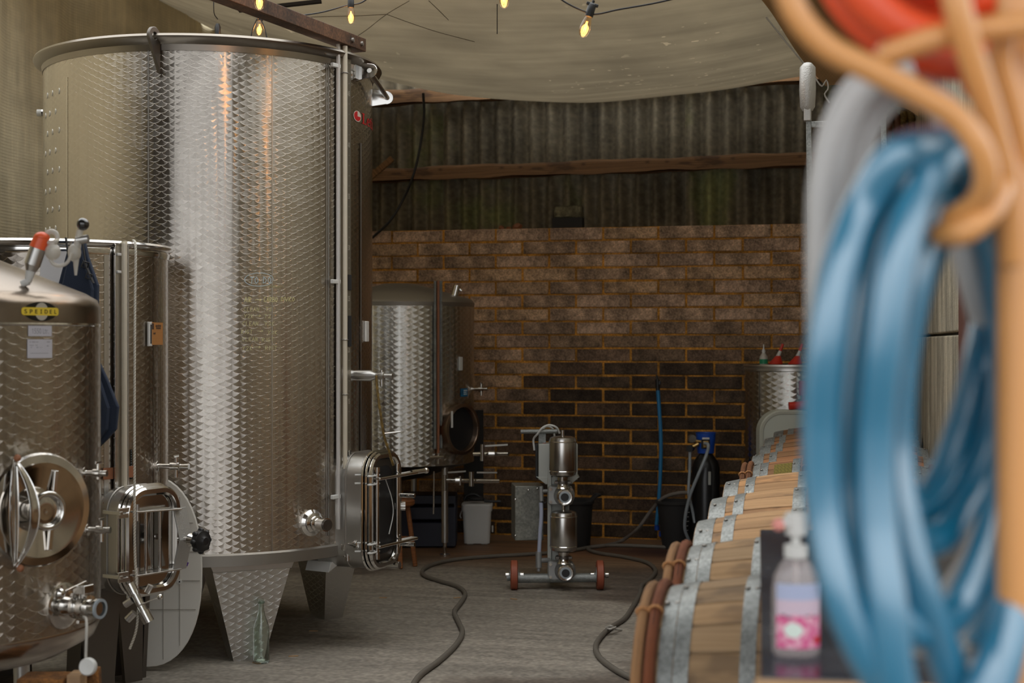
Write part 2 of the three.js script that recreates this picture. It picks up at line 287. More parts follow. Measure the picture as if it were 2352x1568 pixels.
{
  const g = grid((u, v) => V(-6.2 + u * 8, 0, -0.2 - v * 12), 1, 1, 0.15);
  const m = std({ color: rgb(0.98, 0.99, 1.0), map: floorTex, roughness: 0.62, bumpMap: rep(floorBump, 0.3, 0.5), bumpScale: 0.004 });
  const f = struct('floor', [g], m);
  // yard outside, beyond the open front
  const yard = std({ color: rgb(0.40, 0.385, 0.36), map: rep(grainTex, 3), roughness: 0.9 });
  struct('ground', [boxUV(T(new THREE.BoxGeometry(60, 0.12, 40), [0, -0.07, 19.8])), boxUV(T(new THREE.BoxGeometry(28, 0.12, 12), [15.8, -0.07, -6.2]))], yard);
}
// back wall: concrete blocks in orange mortar
{
  const w = structGroup('wall_back');
  const mortar = std({ color: rgb(1.25, 0.60, 0.10), map: rep(grainTex, 0.7), roughness: 0.95, bumpMap: rep(grainBump, 0.4), bumpScale: 0.004 });
  part(w, 'mortar_bed', [box(XR - XL + 0.2, WALLTOP, 0.2, [(XL + XR) / 2, WALLTOP / 2, ZB - 0.102], undefined, 0)], mortar);
  const L = 0.436, Hh = 0.0965, D = 0.05;
  const variants = [0, 1, 2, 3].map((k) => { // chipped, slightly uneven faces
    const g = new RoundedBoxGeometry(L + rr(-0.006, 0.004), Hh + rr(-0.006, 0.002), D, 1, 0.007); const p = g.attributes.position;
    for (let i = 0; i < p.count; i++) p.setXYZ(i, p.getX(i) + 0.003 * (hash2(Math.round(p.getX(i) * 900), Math.round(p.getY(i) * 900), k) - 0.5), p.getY(i) + 0.003 * (hash2(Math.round(p.getY(i) * 900), Math.round(p.getX(i) * 900), k + 9) - 0.5), p.getZ(i));
    g.computeVertexNormals(); const q = boxUV(g, k * 0.37); return q;
  });
  const cache = new Map();
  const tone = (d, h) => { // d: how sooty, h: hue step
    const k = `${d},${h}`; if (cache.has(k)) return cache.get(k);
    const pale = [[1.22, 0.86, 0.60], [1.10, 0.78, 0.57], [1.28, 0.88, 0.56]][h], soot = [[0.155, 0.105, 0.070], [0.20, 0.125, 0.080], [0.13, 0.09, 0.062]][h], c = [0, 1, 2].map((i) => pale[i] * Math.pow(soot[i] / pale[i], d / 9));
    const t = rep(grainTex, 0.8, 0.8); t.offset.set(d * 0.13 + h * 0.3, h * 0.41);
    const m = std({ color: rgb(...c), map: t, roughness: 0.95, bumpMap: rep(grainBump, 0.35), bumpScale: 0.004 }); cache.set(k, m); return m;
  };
  const x0 = onZ(1139, 540, ZB).x;
  for (let r = 0; r < 23; r++) {
    const y = WALLTOP - 0.05 - r * 0.11, off = (r % 2) * 0.225;
    for (let k = -6; k < 12; k++) {
      const x = x0 + 0.225 + off + (k - 1) * 0.45; if (x - L / 2 < XL - 0.25 || x + L / 2 > XR + 0.3) continue;
      const nx = fbm(((x + 6) / 8) % 1, ((y + 1) / 4) % 1, 6, 6, 4, 301);
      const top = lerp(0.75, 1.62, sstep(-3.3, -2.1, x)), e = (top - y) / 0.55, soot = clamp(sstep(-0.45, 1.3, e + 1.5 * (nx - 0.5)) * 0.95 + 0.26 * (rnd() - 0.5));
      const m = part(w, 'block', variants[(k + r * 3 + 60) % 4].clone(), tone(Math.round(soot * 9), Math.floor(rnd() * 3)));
      m.position.set(x, y, ZB - 0.019 + rr(-0.004, 0.003)); m.rotation.z = rr(-0.004, 0.004);
    }
  }
  w.children.forEach((m) => { if (m.name !== 'block') return; });
}
// corrugated sheets above it, on timber rails
{
  const w = structGroup('wall_back_upper');
  const y0 = WALLTOP - 0.12, y1 = 4.6, n = 6, wS = (XR - XL + 0.5) / n;
  for (let i = 0; i < n; i++) {
    const t = rep(asbTex, 2.2, 2.4); t.offset.set(i * 0.37, i * 0.2);
    const m = std({ color: rgb(1.35, 1.25, 1.08), map: t, roughness: 0.9 });
    const xa = XL - 0.2 + i * wS - 0.04, xb = xa + wS + 0.08;
    part(w, 'corrugated_sheet', grid((u, v) => { const x = lerp(xa, xb, u); return V(x, lerp(y0, y1, v), ZB - 0.15 + 0.048 * Math.sin(x / 0.146 * TAU) - (i % 2) * 0.007 + 0.004 * v); }, 84, 1, 0.006, (u, v, p) => [p.x, p.y]), m);
  }
  const rail = (a, b, h, d, n2) => part(w, n2, grid((u, v) => { // weathered square timber
    const s = v * 4, c = [[-1, -1], [1, -1], [1, 1], [-1, 1], [-1, -1]], k = Math.min(3, Math.floor(s)), f = s - k, p = a.clone().lerp(b, u), wob = 0.006 * Math.sin(u * 31 + k) + 0.004 * Math.sin(u * 83);
    return V(p.x, p.y + lerp(c[k][1], c[k + 1][1], f) * (h / 2 + wob), p.z + lerp(c[k][0], c[k + 1][0], f) * -d / 2); }, 60, 16, 0, (u, v) => [u * 5.6, v * 0.5]), M.timber);
  rail(V(XL, 2.99, ZB - 0.04), V(XR, 3.05, ZB - 0.04), 0.105, 0.11, 'timber_rail');
  rail(V(XL, 3.63, ZB - 0.03), V(XR, 3.73, ZB - 0.03), 0.12, 0.12, 'timber_rail');
  part(w, 'timber_cleat', [T(box(0.05, 0.32, 0.03), at(868, 392, 12.25), [0, 0, -0.9])], M.timber);
}
// left wall: sheeting hung over the frame
const foldX = (z, y) => XL + 0.05 * Math.sin(z * 2.3 + 0.6) + 0.02 * Math.sin(z * 7.1 + y * 0.6) + 0.012 * Math.sin(z * 15 + 1.4 * y) * sstep(2, 4.2, y);
struct('wall_left', [grid((u, v) => { const z = lerp(ZF, ZB - 0.2, u), y = v * 4.28; return V(foldX(z, y), y, z); }, 120, 14, 0.012, (u, v, p) => [p.z, p.y])], std({ color: rgb(1, 0.97, 0.92), map: rep(netTex, 1.1), roughness: 0.95, bumpMap: rep(netBump, 1.1), bumpScale: 0.0015 }));
// ceiling: slack canvas sheet
const ceilY = (x, z) => { const u = clamp((x - XL) / (XR - XL)), s = Math.pow(Math.sin(PI * u), 0.85), m = 0.35 + 0.65 * Math.exp(-Math.pow((z + 10.6) / 2.0, 2)); return lerp(4.22, 3.86, u) - 0.60 * s * m + 0.012 * Math.sin(x * 2.1 + z * 1.3) + 0.004 * Math.sin(x * 6 + z * 0.7); };
struct('ceiling', [grid((u, v) => { const x = lerp(XL - 0.02, XR + 0.02, u), z = lerp(-8.0, ZB + 0.12, v); return V(x, ceilY(x, z), z); }, 90, 70, 0, (u, v, p) => [p.x, p.z])], phy({ color: rgb(1, 0.95, 0.86), map: rep(sheetTex, 2.6), roughness: 1, transmission: 0.16, thickness: 0, ior: 1.2, specularIntensity: 0.2 }));
// roof: translucent sheets over the floor, opaque ones over the entrance
{ const w = structGroup('roof'), gl = phy({ color: rgb(0.88, 0.88, 0.86), roughness: 0.3, transmission: 1, thickness: 0, ior: 1.3, specularIntensity: 0.3 });
  for (let i = 0; i < 6; i++) { const xa = XL - 0.3 + i, xb = xa + 1.04; part(w, 'roof_sheet', grid((u, v) => { const x = lerp(xa, xb, u); return V(x, 4.72 + 0.02 * Math.sin(x / 0.146 * TAU) + (i % 2) * 0.008, lerp(ZB - 0.3, -4.3, v)); }, 56, 1, 0, (u, v, p) => [p.x, p.z]), gl); }
  part(w, 'roof_deck', [box(9.2, 0.1, 5.9, [-1.0, 4.72, -1.45], undefined, 0)], std({ color: rgb(0.25, 0.23, 0.2), roughness: 0.9 })); for (const z of [-3.2, -5.6, -8.0, -10.4]) part(w, 'purlin', [box(XR - XL + 0.5, 0.14, 0.07, [(XL + XR) / 2, 4.6, z], undefined, 0.004)], M.timber); }
// right wall: concrete panels
{
  const w = structGroup('wall_right');
  const mats = [0, 1, 2].map((i) => { const t = rep(streakTex, 1.3, 2.6); t.offset.set(i * 0.3, i * 0.37); return std({ color: rgb(1.75, 1.68, 1.55), map: t, roughness: 0.92, bumpMap: rep(grainBump, 0.4), bumpScale: 0.003 }); });
  let k = 0;
  for (let y = 0; y < 4.4; y += 0.82) for (let z = ZB; z < -2.5; z += 2.4) { const a = Math.max(z + 0.006, ZB), b = Math.min(z + 2.394, -2.4), h = Math.min(0.806, 4.56 - y); part(w, 'concrete_panel', box(0.14, h, b - a, [XR + 0.075 + rr(-0.003, 0.003), y + h / 2 + 0.004, (a + b) / 2], undefined, 0.01), mats[k++ % 3]); }
  part(w, 'joint_fill', box(0.08, 4.5, ZB + 2.4 < 0 ? -2.42 - ZB : 1, [XR + 0.105, 2.26, (ZB - 2.42) / 2], undefined, 0), std({ color: rgb(0.26, 0.24, 0.20), roughness: 1 }));
}
// front: short wall on the left of the opening and a header over it
struct('wall_front', [box(1.9, 4.6, 0.15, [XL + 0.95 - 0.05, 2.3, ZF + 0.08], undefined, 0), box(3.95, 0.55, 0.15, [-1.5, 4.38, ZF + 0.08], undefined, 0)], std({ color: rgb(0.30, 0.28, 0.25), map: rep(grainTex, 1.5), roughness: 0.95 }));
// ---------------------------------------------------------------- steel tanks
function Tk(px, D, R) {
  const Xc = (px - 1176) / 3396 * D, proj = (t, r) => 1176 + 3396 * (Xc + r * Math.sin(t)) / (D - r * Math.cos(t));
  return { Xc, D, R,
    th(p, r = R) { let a = -1.46, b = 1.46; for (let i = 0; i < 40; i++) { const m = (a + b) / 2; if (proj(m, r) < p) a = m; else b = m; } return (a + b) / 2; },
    y(py, t, r = R) { return EYE + (784 - py) / 3396 * (D - r * Math.cos(t)); },
    at: () => view(Xc, 0, D) };
}
const RM = (g, th, y, r) => g.applyMatrix4(new THREE.Matrix4().makeRotationY(th).setPosition(r * Math.sin(th), y, r * Math.cos(th)));
const pol = (th, y, r) => V(r * Math.sin(th), y, r * Math.cos(th));
const patch = (R, a, b, y0, y1, n = 12) => grid((u, v) => pol(lerp(a, b, u), lerp(y0, y1, v), R), n, 1);
const sheetDecal = (tex, o = {}) => std({ map: tex, roughness: 0.5, transparent: true, ...o });
// a small tap: stub out of the shell, body, crossbar
function tap(parent, name, th, y, R, len = 0.12, s = 1, drop = true) {
  const z = (d) => pol(th, y, R + d), g = [turned([[0.028 * s, 0], [0.028 * s, 0.006], [0.013 * s, 0.008], [0.013 * s, len * 0.4], [0.02 * s, len * 0.42], [0.02 * s, len * 0.7], [0.013 * s, len * 0.72], [0.015 * s, len], [0.0, len]], z(-0.005), z(len), 18)];
  const m = part(parent, name, g, M.polished);
  part(m, 'valve_body', [rod(z(len * 0.56).add(V(0, 0.045 * s, 0)), z(len * 0.56).add(V(0, drop ? -0.055 * s : -0.02, 0)), 0.011 * s)], M.polished);
  part(m, 'valve_lever', [RM(bar([-0.03 * s, 0.05 * s, 0], [0.03 * s, 0.05 * s, 0], 0.008 * s, 0.012 * s), th, y, R + len * 0.56)], M.polished);
  return m;
}
// tapering folded leg: b = half width at the top, a = at the foot
function legGeo(wt, wb, dt, db, h) {
  const c = (w, d, y, o = 0) => [V(-w / 2, y, d / 2 + o), V(w / 2, y, d / 2 + o), V(w / 2, y, -d / 2 + o), V(-w / 2, y, -d / 2 + o)], A = c(wb, db, 0), B = c(wt, dt, h), pos = [];
  const q = (p0, p1, p2, p3) => [p0, p1, p2, p0, p2, p3].forEach((p) => pos.push(p.x, p.y, p.z));
  for (let i = 0; i < 4; i++) { const j = (i + 1) % 4; q(A[i], A[j], B[j], B[i]); } q(B[0], B[1], B[2], B[3]); q(A[3], A[2], A[1], A[0]);
  const g = new THREE.BufferGeometry(); g.setAttribute('position', new THREE.Float32BufferAttribute(pos, 3)); g.computeVertexNormals(); return boxUV(g);
}
// handwriting as pen strokes
const PEN = { A: '0,0 .5,1 1,0|.2,.4 .8,.4', B: '0,0 0,1 .7,.9 .7,.6 .1,.5 .9,.4 .8,.05 0,0', C: '.9,.85 .5,1 .1,.7 .1,.3 .5,0 .9,.1', D: '.1,0 .1,1 .7,.8 .95,.45 .6,.1 .1,0', E: '.9,1 .1,1 .1,0 .9,0|.1,.5 .7,.52', G: '.9,.85 .5,1 .1,.7 .1,.3 .5,0 .9,.15 .9,.45 .55,.45', I: '.5,0 .5,1', K: '.1,0 .1,1|.9,1 .1,.45 .9,0', L: '.1,1 .1,0 .85,0', N: '.1,0 .1,1 .85,0 .85,1', O: '.5,1 .1,.7 .1,.3 .5,0 .9,.3 .9,.7 .5,1', R: '.1,0 .1,1 .8,.85 .75,.55 .1,.48 .9,0', T: '.5,0 .5,1|0,1 1,.97', V: '0,1 .5,0 1,1', Y: '0,1 .5,.5 1,1|.5,.5 .4,0', 2: '.05,.8 .4,1 .85,.8 .7,.5 .1,.03 .95,.03', '>': '0,.5 1,.5|.75,.75 1,.5 .75,.25', M: '0,0 .15,1 .5,.4 .85,1 1,0', 0: '.5,1 .1,.7 .1,.3 .5,0 .9,.3 .9,.7 .5,1', 4: '.7,0 .7,1 .05,.3 1,.3', 8: '.5,.5 .1,.75 .5,1 .9,.75 .5,.5 .05,.25 .5,0 .95,.25 .5,.5', 5: '.9,1 .2,1 .15,.55 .7,.6 .9,.3 .6,0 .1,.1', 1: '.2,.8 .5,1 .5,0', S: '.85,.85 .5,1 .15,.8 .8,.3 .5,0 .1,.12', P: '.1,0 .1,1 .8,.85 .75,.55 .1,.45', X: '0,0 1,1|0,1 1,0' };
function write(g, text, x, y, w, h, slant = 0.08, gap = 1.35) {
  for (const ch of text) {
    if (ch === ' ') { x += w * 0.8; continue; }
    const wide = ch === '>' ? 2.6 : ch === 'I' ? 0.45 : 1;
    for (const s of (PEN[ch] || '').split('|')) { g.beginPath(); s.split(' ').forEach((q, i) => { const [a, b] = q.split(',').map(Number), X = x + a * w * wide + b * h * slant + rr(-1, 1) * w * 0.04, Y = y - b * h + rr(-1, 1) * h * 0.03; if (i) g.lineTo(X, Y); else g.moveTo(X, Y); }); g.stroke(); }
    x += w * wide * gap;
  }
}
// rounded hatch door on a neck; local frame x tangent, y up, z out of the shell
function hatch(t, th, y, R, w, h, r, len, panelMat) {
  const P = (n, g, m, p = t) => part(p, n, [].concat(g).map((q) => RM(q, th, y, R)), m);
  const neck = P('hatch_neck', [T(ext(holed(rrect(w, h, r), rrect(w - 0.02, h - 0.02, r - 0.01)), len + 0.14, 0.002, 16), [0, 0, -0.14])], M.satin);
  P('weld_bead', [T(ext(holed(rrect(w + 0.012, h + 0.012, r), rrect(w - 0.004, h - 0.004, r - 0.006)), 0.008, 0.003, 16), [0, 0, len * 0.28])], M.dull, neck);
  for (let i = 0; i < 2; i++) P('sealing_rim', [T(ext(holed(rrect(w + 0.026 - i * 0.008, h + 0.026 - i * 0.008, r + 0.01), rrect(w - 0.05, h - 0.05, r - 0.03)), 0.015, 0.006, 18), [0, 0, len + i * 0.019])], M.polished, neck);
  const door = P('hatch_door', [T(ext(holed(rrect(w + 0.004, h + 0.004, r), rrect(w - 0.07, h - 0.07, r - 0.04)), 0.022, 0.009, 18), [0, 0, len + 0.036])], M.polished);
  P('door_panel', [T(ext(rrect(w - 0.06, h - 0.06, r - 0.035), 0.01, 0.003, 16), [0, 0, len + 0.022])], panelMat, door);
  return { P, door, neck };
}
const gaugeTex = (p0, p1, dark) => canvasTex(64, 1024, (g, W, H) => { // p0 bottom, p1 top of the ruler on the scale of the tank's gauge
  const Y = (p) => H - (p0 - p) / (p0 - p1) * H, k = (p0 - p1) / H;
  g.fillStyle = dark ? '#15130f' : '#8d877a'; g.fillRect(0, 0, W, H); g.fillStyle = '#d8d4c8'; g.textAlign = 'center'; g.textBaseline = 'middle';
  for (let n = 1; n <= 48; n++) { const y = Y(1158 - 23.6 * (n - 5)); if (y < 8 || y > H - 8) continue; g.save(); g.translate(32, y); g.scale(1, 0.55 / k); if (n % 5 === 0) { g.font = 'bold 30px sans-serif'; g.fillText(String(n), 0, 0); } else g.fillRect(-3, -2, 7, 4); g.restore(); }
  if (dark) { g.save(); g.translate(32, Y(1203)); g.scale(1, 0.55 / k); g.font = 'bold 32px sans-serif'; g.fillText('M', 0, 0); g.restore(); }
});

// ---- the big tank
{
  const K = Tk(485, 8.15, 0.885), { R } = K, Rr = R;
  const t = thing('wine_tank', 'tallest marbled steel tank with a handwritten to-do list on its side', 'tank', K.at(), YAW);
  const yT = 3.06, yB = 0.54;
  part(t, 'shell', [lathe([[R, yB], [R, yT]], 160)], M.swirl);
  part(t, 'rim', [lathe([[R - 0.004, yT - 0.03], [R + 0.004, yT - 0.03], [R + 0.008, yT], [R + 0.046, yT + 0.022], [R + 0.052, yT + 0.034], [R + 0.046, yT + 0.046], [R, yT + 0.05], [R - 0.02, yT + 0.03]], 160)], M.rimSteel);
  part(t, 'top_cover', [lathe([[R - 0.01, yT], [0.1, yT + 0.02], [0, yT + 0.02]], 64)], M.dull);
  part(t, 'base_ring', [lathe([[R - 0.03, yB - 0.055], [R + 0.014, yB - 0.05], [R + 0.016, yB + 0.004], [R, yB + 0.012]], 160)], M.dull);
  part(t, 'bottom_plate', [lathe([[0, yB - 0.07], [R - 0.02, yB - 0.045]], 64)], M.dull);
  for (const p of [341, 625]) { const a = K.th(p); part(t, 'weld_seam', [patch(R + 0.0012, a - 0.0035, a + 0.0035, yB + 0.01, yT - 0.02, 2)], M.satin); }
  { const a = K.th(752); part(t, 'jacket_edge', [patch(R + 0.002, a - 0.012, a - 0.006, yB + 0.06, yT - 0.03, 2), patch(R + 0.002, a + 0.004, a + 0.012, yB + 0.06, yT - 0.03, 2)], M.satin); }
  { const a = K.th(155); part(t, 'jacket_seam', [patch(R + 0.0025, a - 0.006, a + 0.002, yB, 2.94, 2)], M.polished);
    const dots = []; for (let i = 0; i < 24; i++) for (let k = 0; k < 3; k++) { const th = a - 0.10 - k * 0.10 - (i % 2) * 0.05; dots.push(RM(ball(0.011, [0, 0, 0], [1, 1.5, 0.35], 8, 6), th, 2.88 - i * 0.10, R)); }
    const m = part(t, 'jacket_dimples', dots, M.satin); m.userData.kind = 'stuff'; }
  { const a = K.th(826); part(t, 'edge_band', [patch(R + 0.004, a, a + 0.022, yB + 0.3, yT - 0.4, 3)], M.dull); part(t, 'edge_strip', [patch(R + 0.007, a + 0.004, a + 0.009, 0.95, 1.55, 2)], M.polished); }
  // legs at 16 degrees and every quarter turn after
  for (const dg of [25, 128, 205, 308]) { const th = R2(dg); const lg = part(t, 'leg', [RM(T(legGeo(0.41, 0.155, 0.24, 0.12, yB - 0.05), [0, 0, 0], [0.0, 0, 0]), th, 0, R - 0.15)], M.leg);
    part(lg, 'leg_cap', [RM(T(ext(poly([[-0.215, 0], [0.215, 0], [0.2, -0.035], [-0.2, -0.035]]), 0.02, 0.003), [0, yB - 0.045, 0.115]), th, 0, R - 0.15)], M.satin); }
  part(t, 'drain_chute', [RM(ext(poly([[-0.02, 0.0], [0.17, 0.07], [0.17, 0.085], [-0.0, 0.05]]), 0.16, 0.003), R2(58), yB - 0.14, R - 0.2)], M.white);
  // level gauge
  { const a = K.th(781), gy0 = K.y(1212, a), gy1 = K.y(104, a), B = (n, g, m, p) => part(p || t, n, [].concat(g).map((q) => RM(q, a, 0, R)), m), hh = gy1 - gy0, ym = (gy0 + gy1) / 2;
    const gz = B('level_gauge', [box(0.088, hh, 0.006, [0.013, ym, 0.022])], M.satin);
    B('gauge_edge', [box(0.014, hh, 0.018, [-0.058, ym, 0.032])], std({ color: rgb(0.62, 0.60, 0.58), metalness: 0.3, roughness: 0.35 }), gz);
    B('sight_tube', [rod([-0.012, gy0 - 0.06, 0.042], [-0.012, gy1 - 0.01, 0.042], 0.0125, 0.0125, 18)], M.sightTube, gz);
    const rulerTop = gaugeTex(1035, 104, false), rulerLow = gaugeTex(1212, 1035, true);
    B('ruler', [T(boxUV(new THREE.BoxGeometry(0.034, hh * 0.84, 0.003)), [0.038, gy1 - hh * 0.42, 0.028])].map((g) => { const p = g.attributes.position, u = g.attributes.uv; for (let i = 0; i < u.count; i++) u.setXY(i, (p.getX(i) - 0.021) / 0.034, (p.getY(i) - (gy1 - hh * 0.84)) / (hh * 0.84)); return g; }), std({ map: rulerTop, metalness: 0.7, roughness: 0.3 }), gz);
    B('ruler', [T(boxUV(new THREE.BoxGeometry(0.034, hh * 0.16, 0.004)), [0.038, gy0 + hh * 0.08, 0.0285])].map((g) => { const p = g.attributes.position, u = g.attributes.uv; for (let i = 0; i < u.count; i++) u.setXY(i, (p.getX(i) - 0.021) / 0.034, (p.getY(i) - gy0) / (hh * 0.16)); return g; }), std({ map: rulerLow, metalness: 0.1, roughness: 0.3 }), gz);
    for (const py of [157, 648, 1137]) B('gauge_clip', [box(0.066, 0.022, 0.02, [-0.074, K.y(py, a), 0.028])], M.white, gz);
    for (const py of [170, 780, 905, 1165]) B('tube_clamp', [ring(0.014, 0.0035, [-0.012, K.y(py, a), 0.042], [PI / 2, 0, 0], 16, 6)], M.dull, gz);
    for (const py of [648, 760]) B('gauge_patch', [box(0.03, py === 760 ? 0.16 : 0.08, 0.003, [0.04, K.y(py, a), 0.0325])], M.blackMatt, gz);
    // tap at its foot
    const yv = K.y(1245, a);
    const v = B('gauge_valve', [turned([[0.018, 0], [0.018, 0.03], [0.024, 0.032], [0.024, 0.06], [0.014, 0.075], [0.012, 0.1]].map(([r, y]) => [r, y]), V(-0.012, gy0 - 0.045, 0.042), V(-0.012, gy0 - 0.2, 0.042), 18)], M.polished, gz);
    v.userData.label = 'polished tap below the sight tube';
    const w = B('valve_body', [rod([-0.012, yv, -0.04], [-0.012, yv, 0.12], 0.016), turned([[0.03, 0], [0.03, 0.012], [0.016, 0.02]], V(-0.012, yv, -0.012), V(-0.012, yv, 0.1)), turned([[0.0, 0], [0.024, 0], [0.024, 0.018], [0.018, 0.022], [0, 0.018]], V(-0.012, yv, 0.11), V(-0.012, yv, 0.2)), rod([-0.012, yv, 0.06], [-0.012, yv - 0.09, 0.06], 0.012, 0.014)], M.polished, gz); }
  // handwriting
  { const a = K.th(543), b = K.th(690), y1 = K.y(612, 0.35), y0 = K.y(815, 0.35);
    const tx = canvasTex(880, 1220, (g, W, H) => { g.clearRect(0, 0, W, H); const X = (p) => (p - 543) / 147 * W, Y = (p) => (p - 612) / 203 * H; g.lineCap = g.lineJoin = 'round';
      g.strokeStyle = 'rgba(190,212,222,0.9)'; g.lineWidth = 7; g.beginPath(); g.ellipse(X(592), Y(641), 190, 92, -0.04, 0.4, TAU + 0.2); g.stroke(); write(g, 'TO', X(572), Y(650), 48, 84, 0.05, 1.25); write(g, 'DO', X(600), Y(649), 50, 84, 0.05, 1.25);
      g.strokeStyle = 'rgba(214,206,150,0.92)'; g.lineWidth = 7; write(g, 'AIR', X(560), Y(693), 32, 66, 0.05, 1.25); write(g, '>', X(583), Y(692), 30, 50); write(g, 'CARBO', X(602), Y(692), 30, 66, 0.05, 1.3); write(g, 'DIVICO', X(642), Y(690), 32, 56, 0.05, 1.28);
      g.strokeStyle = 'rgba(206,200,150,0.8)'; g.lineWidth = 6; const L2 = (s, x, y, w = 32) => write(g, s, X(x), Y(y), w, 52, 0.08, 1.32);
      L2('CLEAN', 558, 714); L2('T2', 606, 713, 38); L2('Y2K', 559, 730, 34); L2('>', 583, 729, 28); L2('T2', 603, 730, 38); L2('CLEAN', 556, 747); L2('Y2K', 604, 747, 36);
      L2('RIGT', 553, 766, 34); L2('>', 588, 764, 28); L2('Y2K', 611, 767, 36); L2('CLEAN', 555, 783); L2('RIGT', 598, 784, 38); L2('Y2K', 555, 804, 36); L2('>', 580, 801, 34); L2('RIGT', 605, 803, 38);
      const gr = g.createLinearGradient(X(600), 0, X(652), 0); gr.addColorStop(0, 'rgba(190,180,120,0)'); gr.addColorStop(0.5, 'rgba(190,180,120,0.35)'); gr.addColorStop(1, 'rgba(190,180,120,0)'); g.fillStyle = gr; g.fillRect(X(600), Y(654), X(652) - X(600), 28); });
    part(t, 'handwriting', [patch(R + 0.0015, a, b, y0, y1, 16)], sheetDecal(tx, { roughness: 0.8 }), 'to-do list in chalk pen'); }
  // red maker's mark by the right edge
  { const a = K.th(811), tx = canvasTex(512, 256, (g, W, H) => { g.clearRect(0, 0, W, H); g.fillStyle = '#c9bdb0'; g.beginPath(); g.arc(64, 118, 62, 0, TAU); g.fill(); g.fillStyle = '#b51f22'; g.beginPath(); g.arc(64, 118, 54, 0, TAU); g.fill(); g.fillStyle = '#c9bdb0'; g.beginPath(); g.moveTo(64, 118); g.arc(64, 118, 56, -PI / 2, 0); g.fill(); g.font = 'bold 170px serif'; g.fillStyle = '#b51f22'; g.fillText('Letina', 140, 180); });
    part(t, 'maker_mark', [patch(R + 0.002, a, a + 0.44, K.y(292, a), K.y(240, a), 10)], sheetDecal(tx)); }
  // lid hinge
  { const a = K.th(822), P = (n, g, m) => part(t, n, [].concat(g), m), y = K.y(165, a);
    const lug = (th, yy, n) => P(n, [RM(T(ext((() => { const s = poly([[0, -0.045], [0.07, -0.035], [0.07, 0.035], [0, 0.045]]); const q = new THREE.Shape(); q.moveTo(-0.01, -0.05); q.lineTo(0.075, -0.036); q.absarc(0.08, 0, 0.036, -PI / 2, PI / 2); q.lineTo(-0.01, 0.05); q.closePath(); const hole = new THREE.Path(); hole.absarc(0.08, 0, 0.011, 0, TAU); q.holes.push(hole); return q; })(), 0.012, 0.002, 14), [0, 0, 0], [0, -PI / 2, 0]), th, yy, R)], M.polished);
    lug(a, y, 'hinge_lug'); lug(a + 0.40, K.y(200, a) - 0.0, 'hinge_lug'); P('hinge_lug', [RM(box(0.055, 0.09, 0.012, [0, 0, 0.006]), a - 0.03, y, R)], M.polished);
    P('hinge_pin', [rod(pol(a - 0.02, y, R + 0.075), pol(a + 0.42, K.y(203, a), R + 0.09), 0.013)], M.steel); }
  { const a = K.th(371), s = new THREE.Shape(); s.moveTo(0, -0.145); s.lineTo(0.075, 0.0); s.absarc(0.04, 0.03, 0.045, -0.4, PI + 0.3); s.lineTo(0, -0.145); const hole = new THREE.Path(); hole.absarc(0.04, 0.03, 0.018, 0, TAU); s.holes.push(hole);
    part(t, 'lifting_lug', [RM(T(ext(s, 0.018, 0.003), [0, 0, 0.02], [0, -PI / 2 - 0.35, 0]), a, 3.06, R)], M.dark); }
  { const a = R2(-86), y = 3.06 - 0.21; part(t, 'vent_stub', [rod(pol(a, y, R - 0.01), pol(a, y, R + 0.03), 0.02)], M.polished); part(t, 'vent_cap', [rod(pol(a, y, R + 0.03), pol(a, y, R + 0.055), 0.019)], M.white); }
  // outlet flange
  { const a = K.th(714), y = K.y(1200, a), o = (d) => pol(a, y, R + d), f = part(t, 'outlet', [turned([[0.068, -0.02], [0.068, 0.01], [0.052, 0.022], [0.052, 0.034], [0.038, 0.04], [0.038, 0.056], [0.029, 0.06], [0.029, 0.12], [0.034, 0.122], [0.034, 0.128], [0.0, 0.128]], o(0), o(0.2), 32)], M.polished);
    part(f, 'outlet_plug', [turned([[0.028, 0], [0.028, 0.012], [0, 0.01]], o(0.127), o(0.2), 24)], M.dark); }
  // sampling valve halfway up
  { const a = K.th(806), y = K.y(862, a), o = (d) => pol(a, y, R + d), f = part(t, 'sampling_valve', [turned([[0.03, -0.02], [0.03, 0.008], [0.027, 0.012], [0.029, 0.05], [0.029, 0.12], [0.016, 0.15], [0.016, 0.165], [0.02, 0.17], [0.02, 0.2], [0.012, 0.205], [0.012, 0.25], [0, 0.25]], o(0), o(0.3), 24)], M.satin);
    part(f, 'valve_lever', [rod(o(0.185).add(V(0, 0.03, 0)), o(0.185).add(V(0, -0.055, 0)), 0.008)], M.polished); }
  // hatch
  { const a = R2(69), y = K.y(1167, a), Hx = hatch(t, a, y, R, 0.37, 0.6, 0.12, 0.13, M.dark), { P, door } = Hx;
    part(door, 'sight_glass', [RM(T(ext(rrect(0.25, 0.46, 0.08), 0.006, 0.002), [0, 0, 0.158]), a, y, R)], M.black);
    for (const x of [-0.14, 0.1]) P('hatch_rod', [rod([x, -0.21, 0.2], [x, 0.21, 0.2], 0.011), rod([x, -0.24, 0.2], [x, -0.21, 0.2], 0.015), rod([x, 0.21, 0.2], [x, 0.235, 0.2], 0.015)], M.polished);
    for (const yy of [0.175, -0.175]) { const arm = P('hatch_arm', [T(bar([-0.15, yy, 0.2], [0.17, yy + 0.01, 0.27], 0.05, 0.016, 0.006), [0, 0, 0])], M.polished);
      for (const d of [-0.022, 0.022]) part(arm, 'arm_link', [RM(T(ext(holed(rrect(0.11, 0.03, 0.014), rrect(0.08, 0.012, 0.005)), 0.008, 0.002), [-0.16, yy + d, 0.19], [PI / 2, 0, 0]), a, y, R), RM(bar([-0.2, yy + d, 0.1], [-0.13, yy + d, 0.2], 0.008, 0.008), a, y, R)], M.white); }
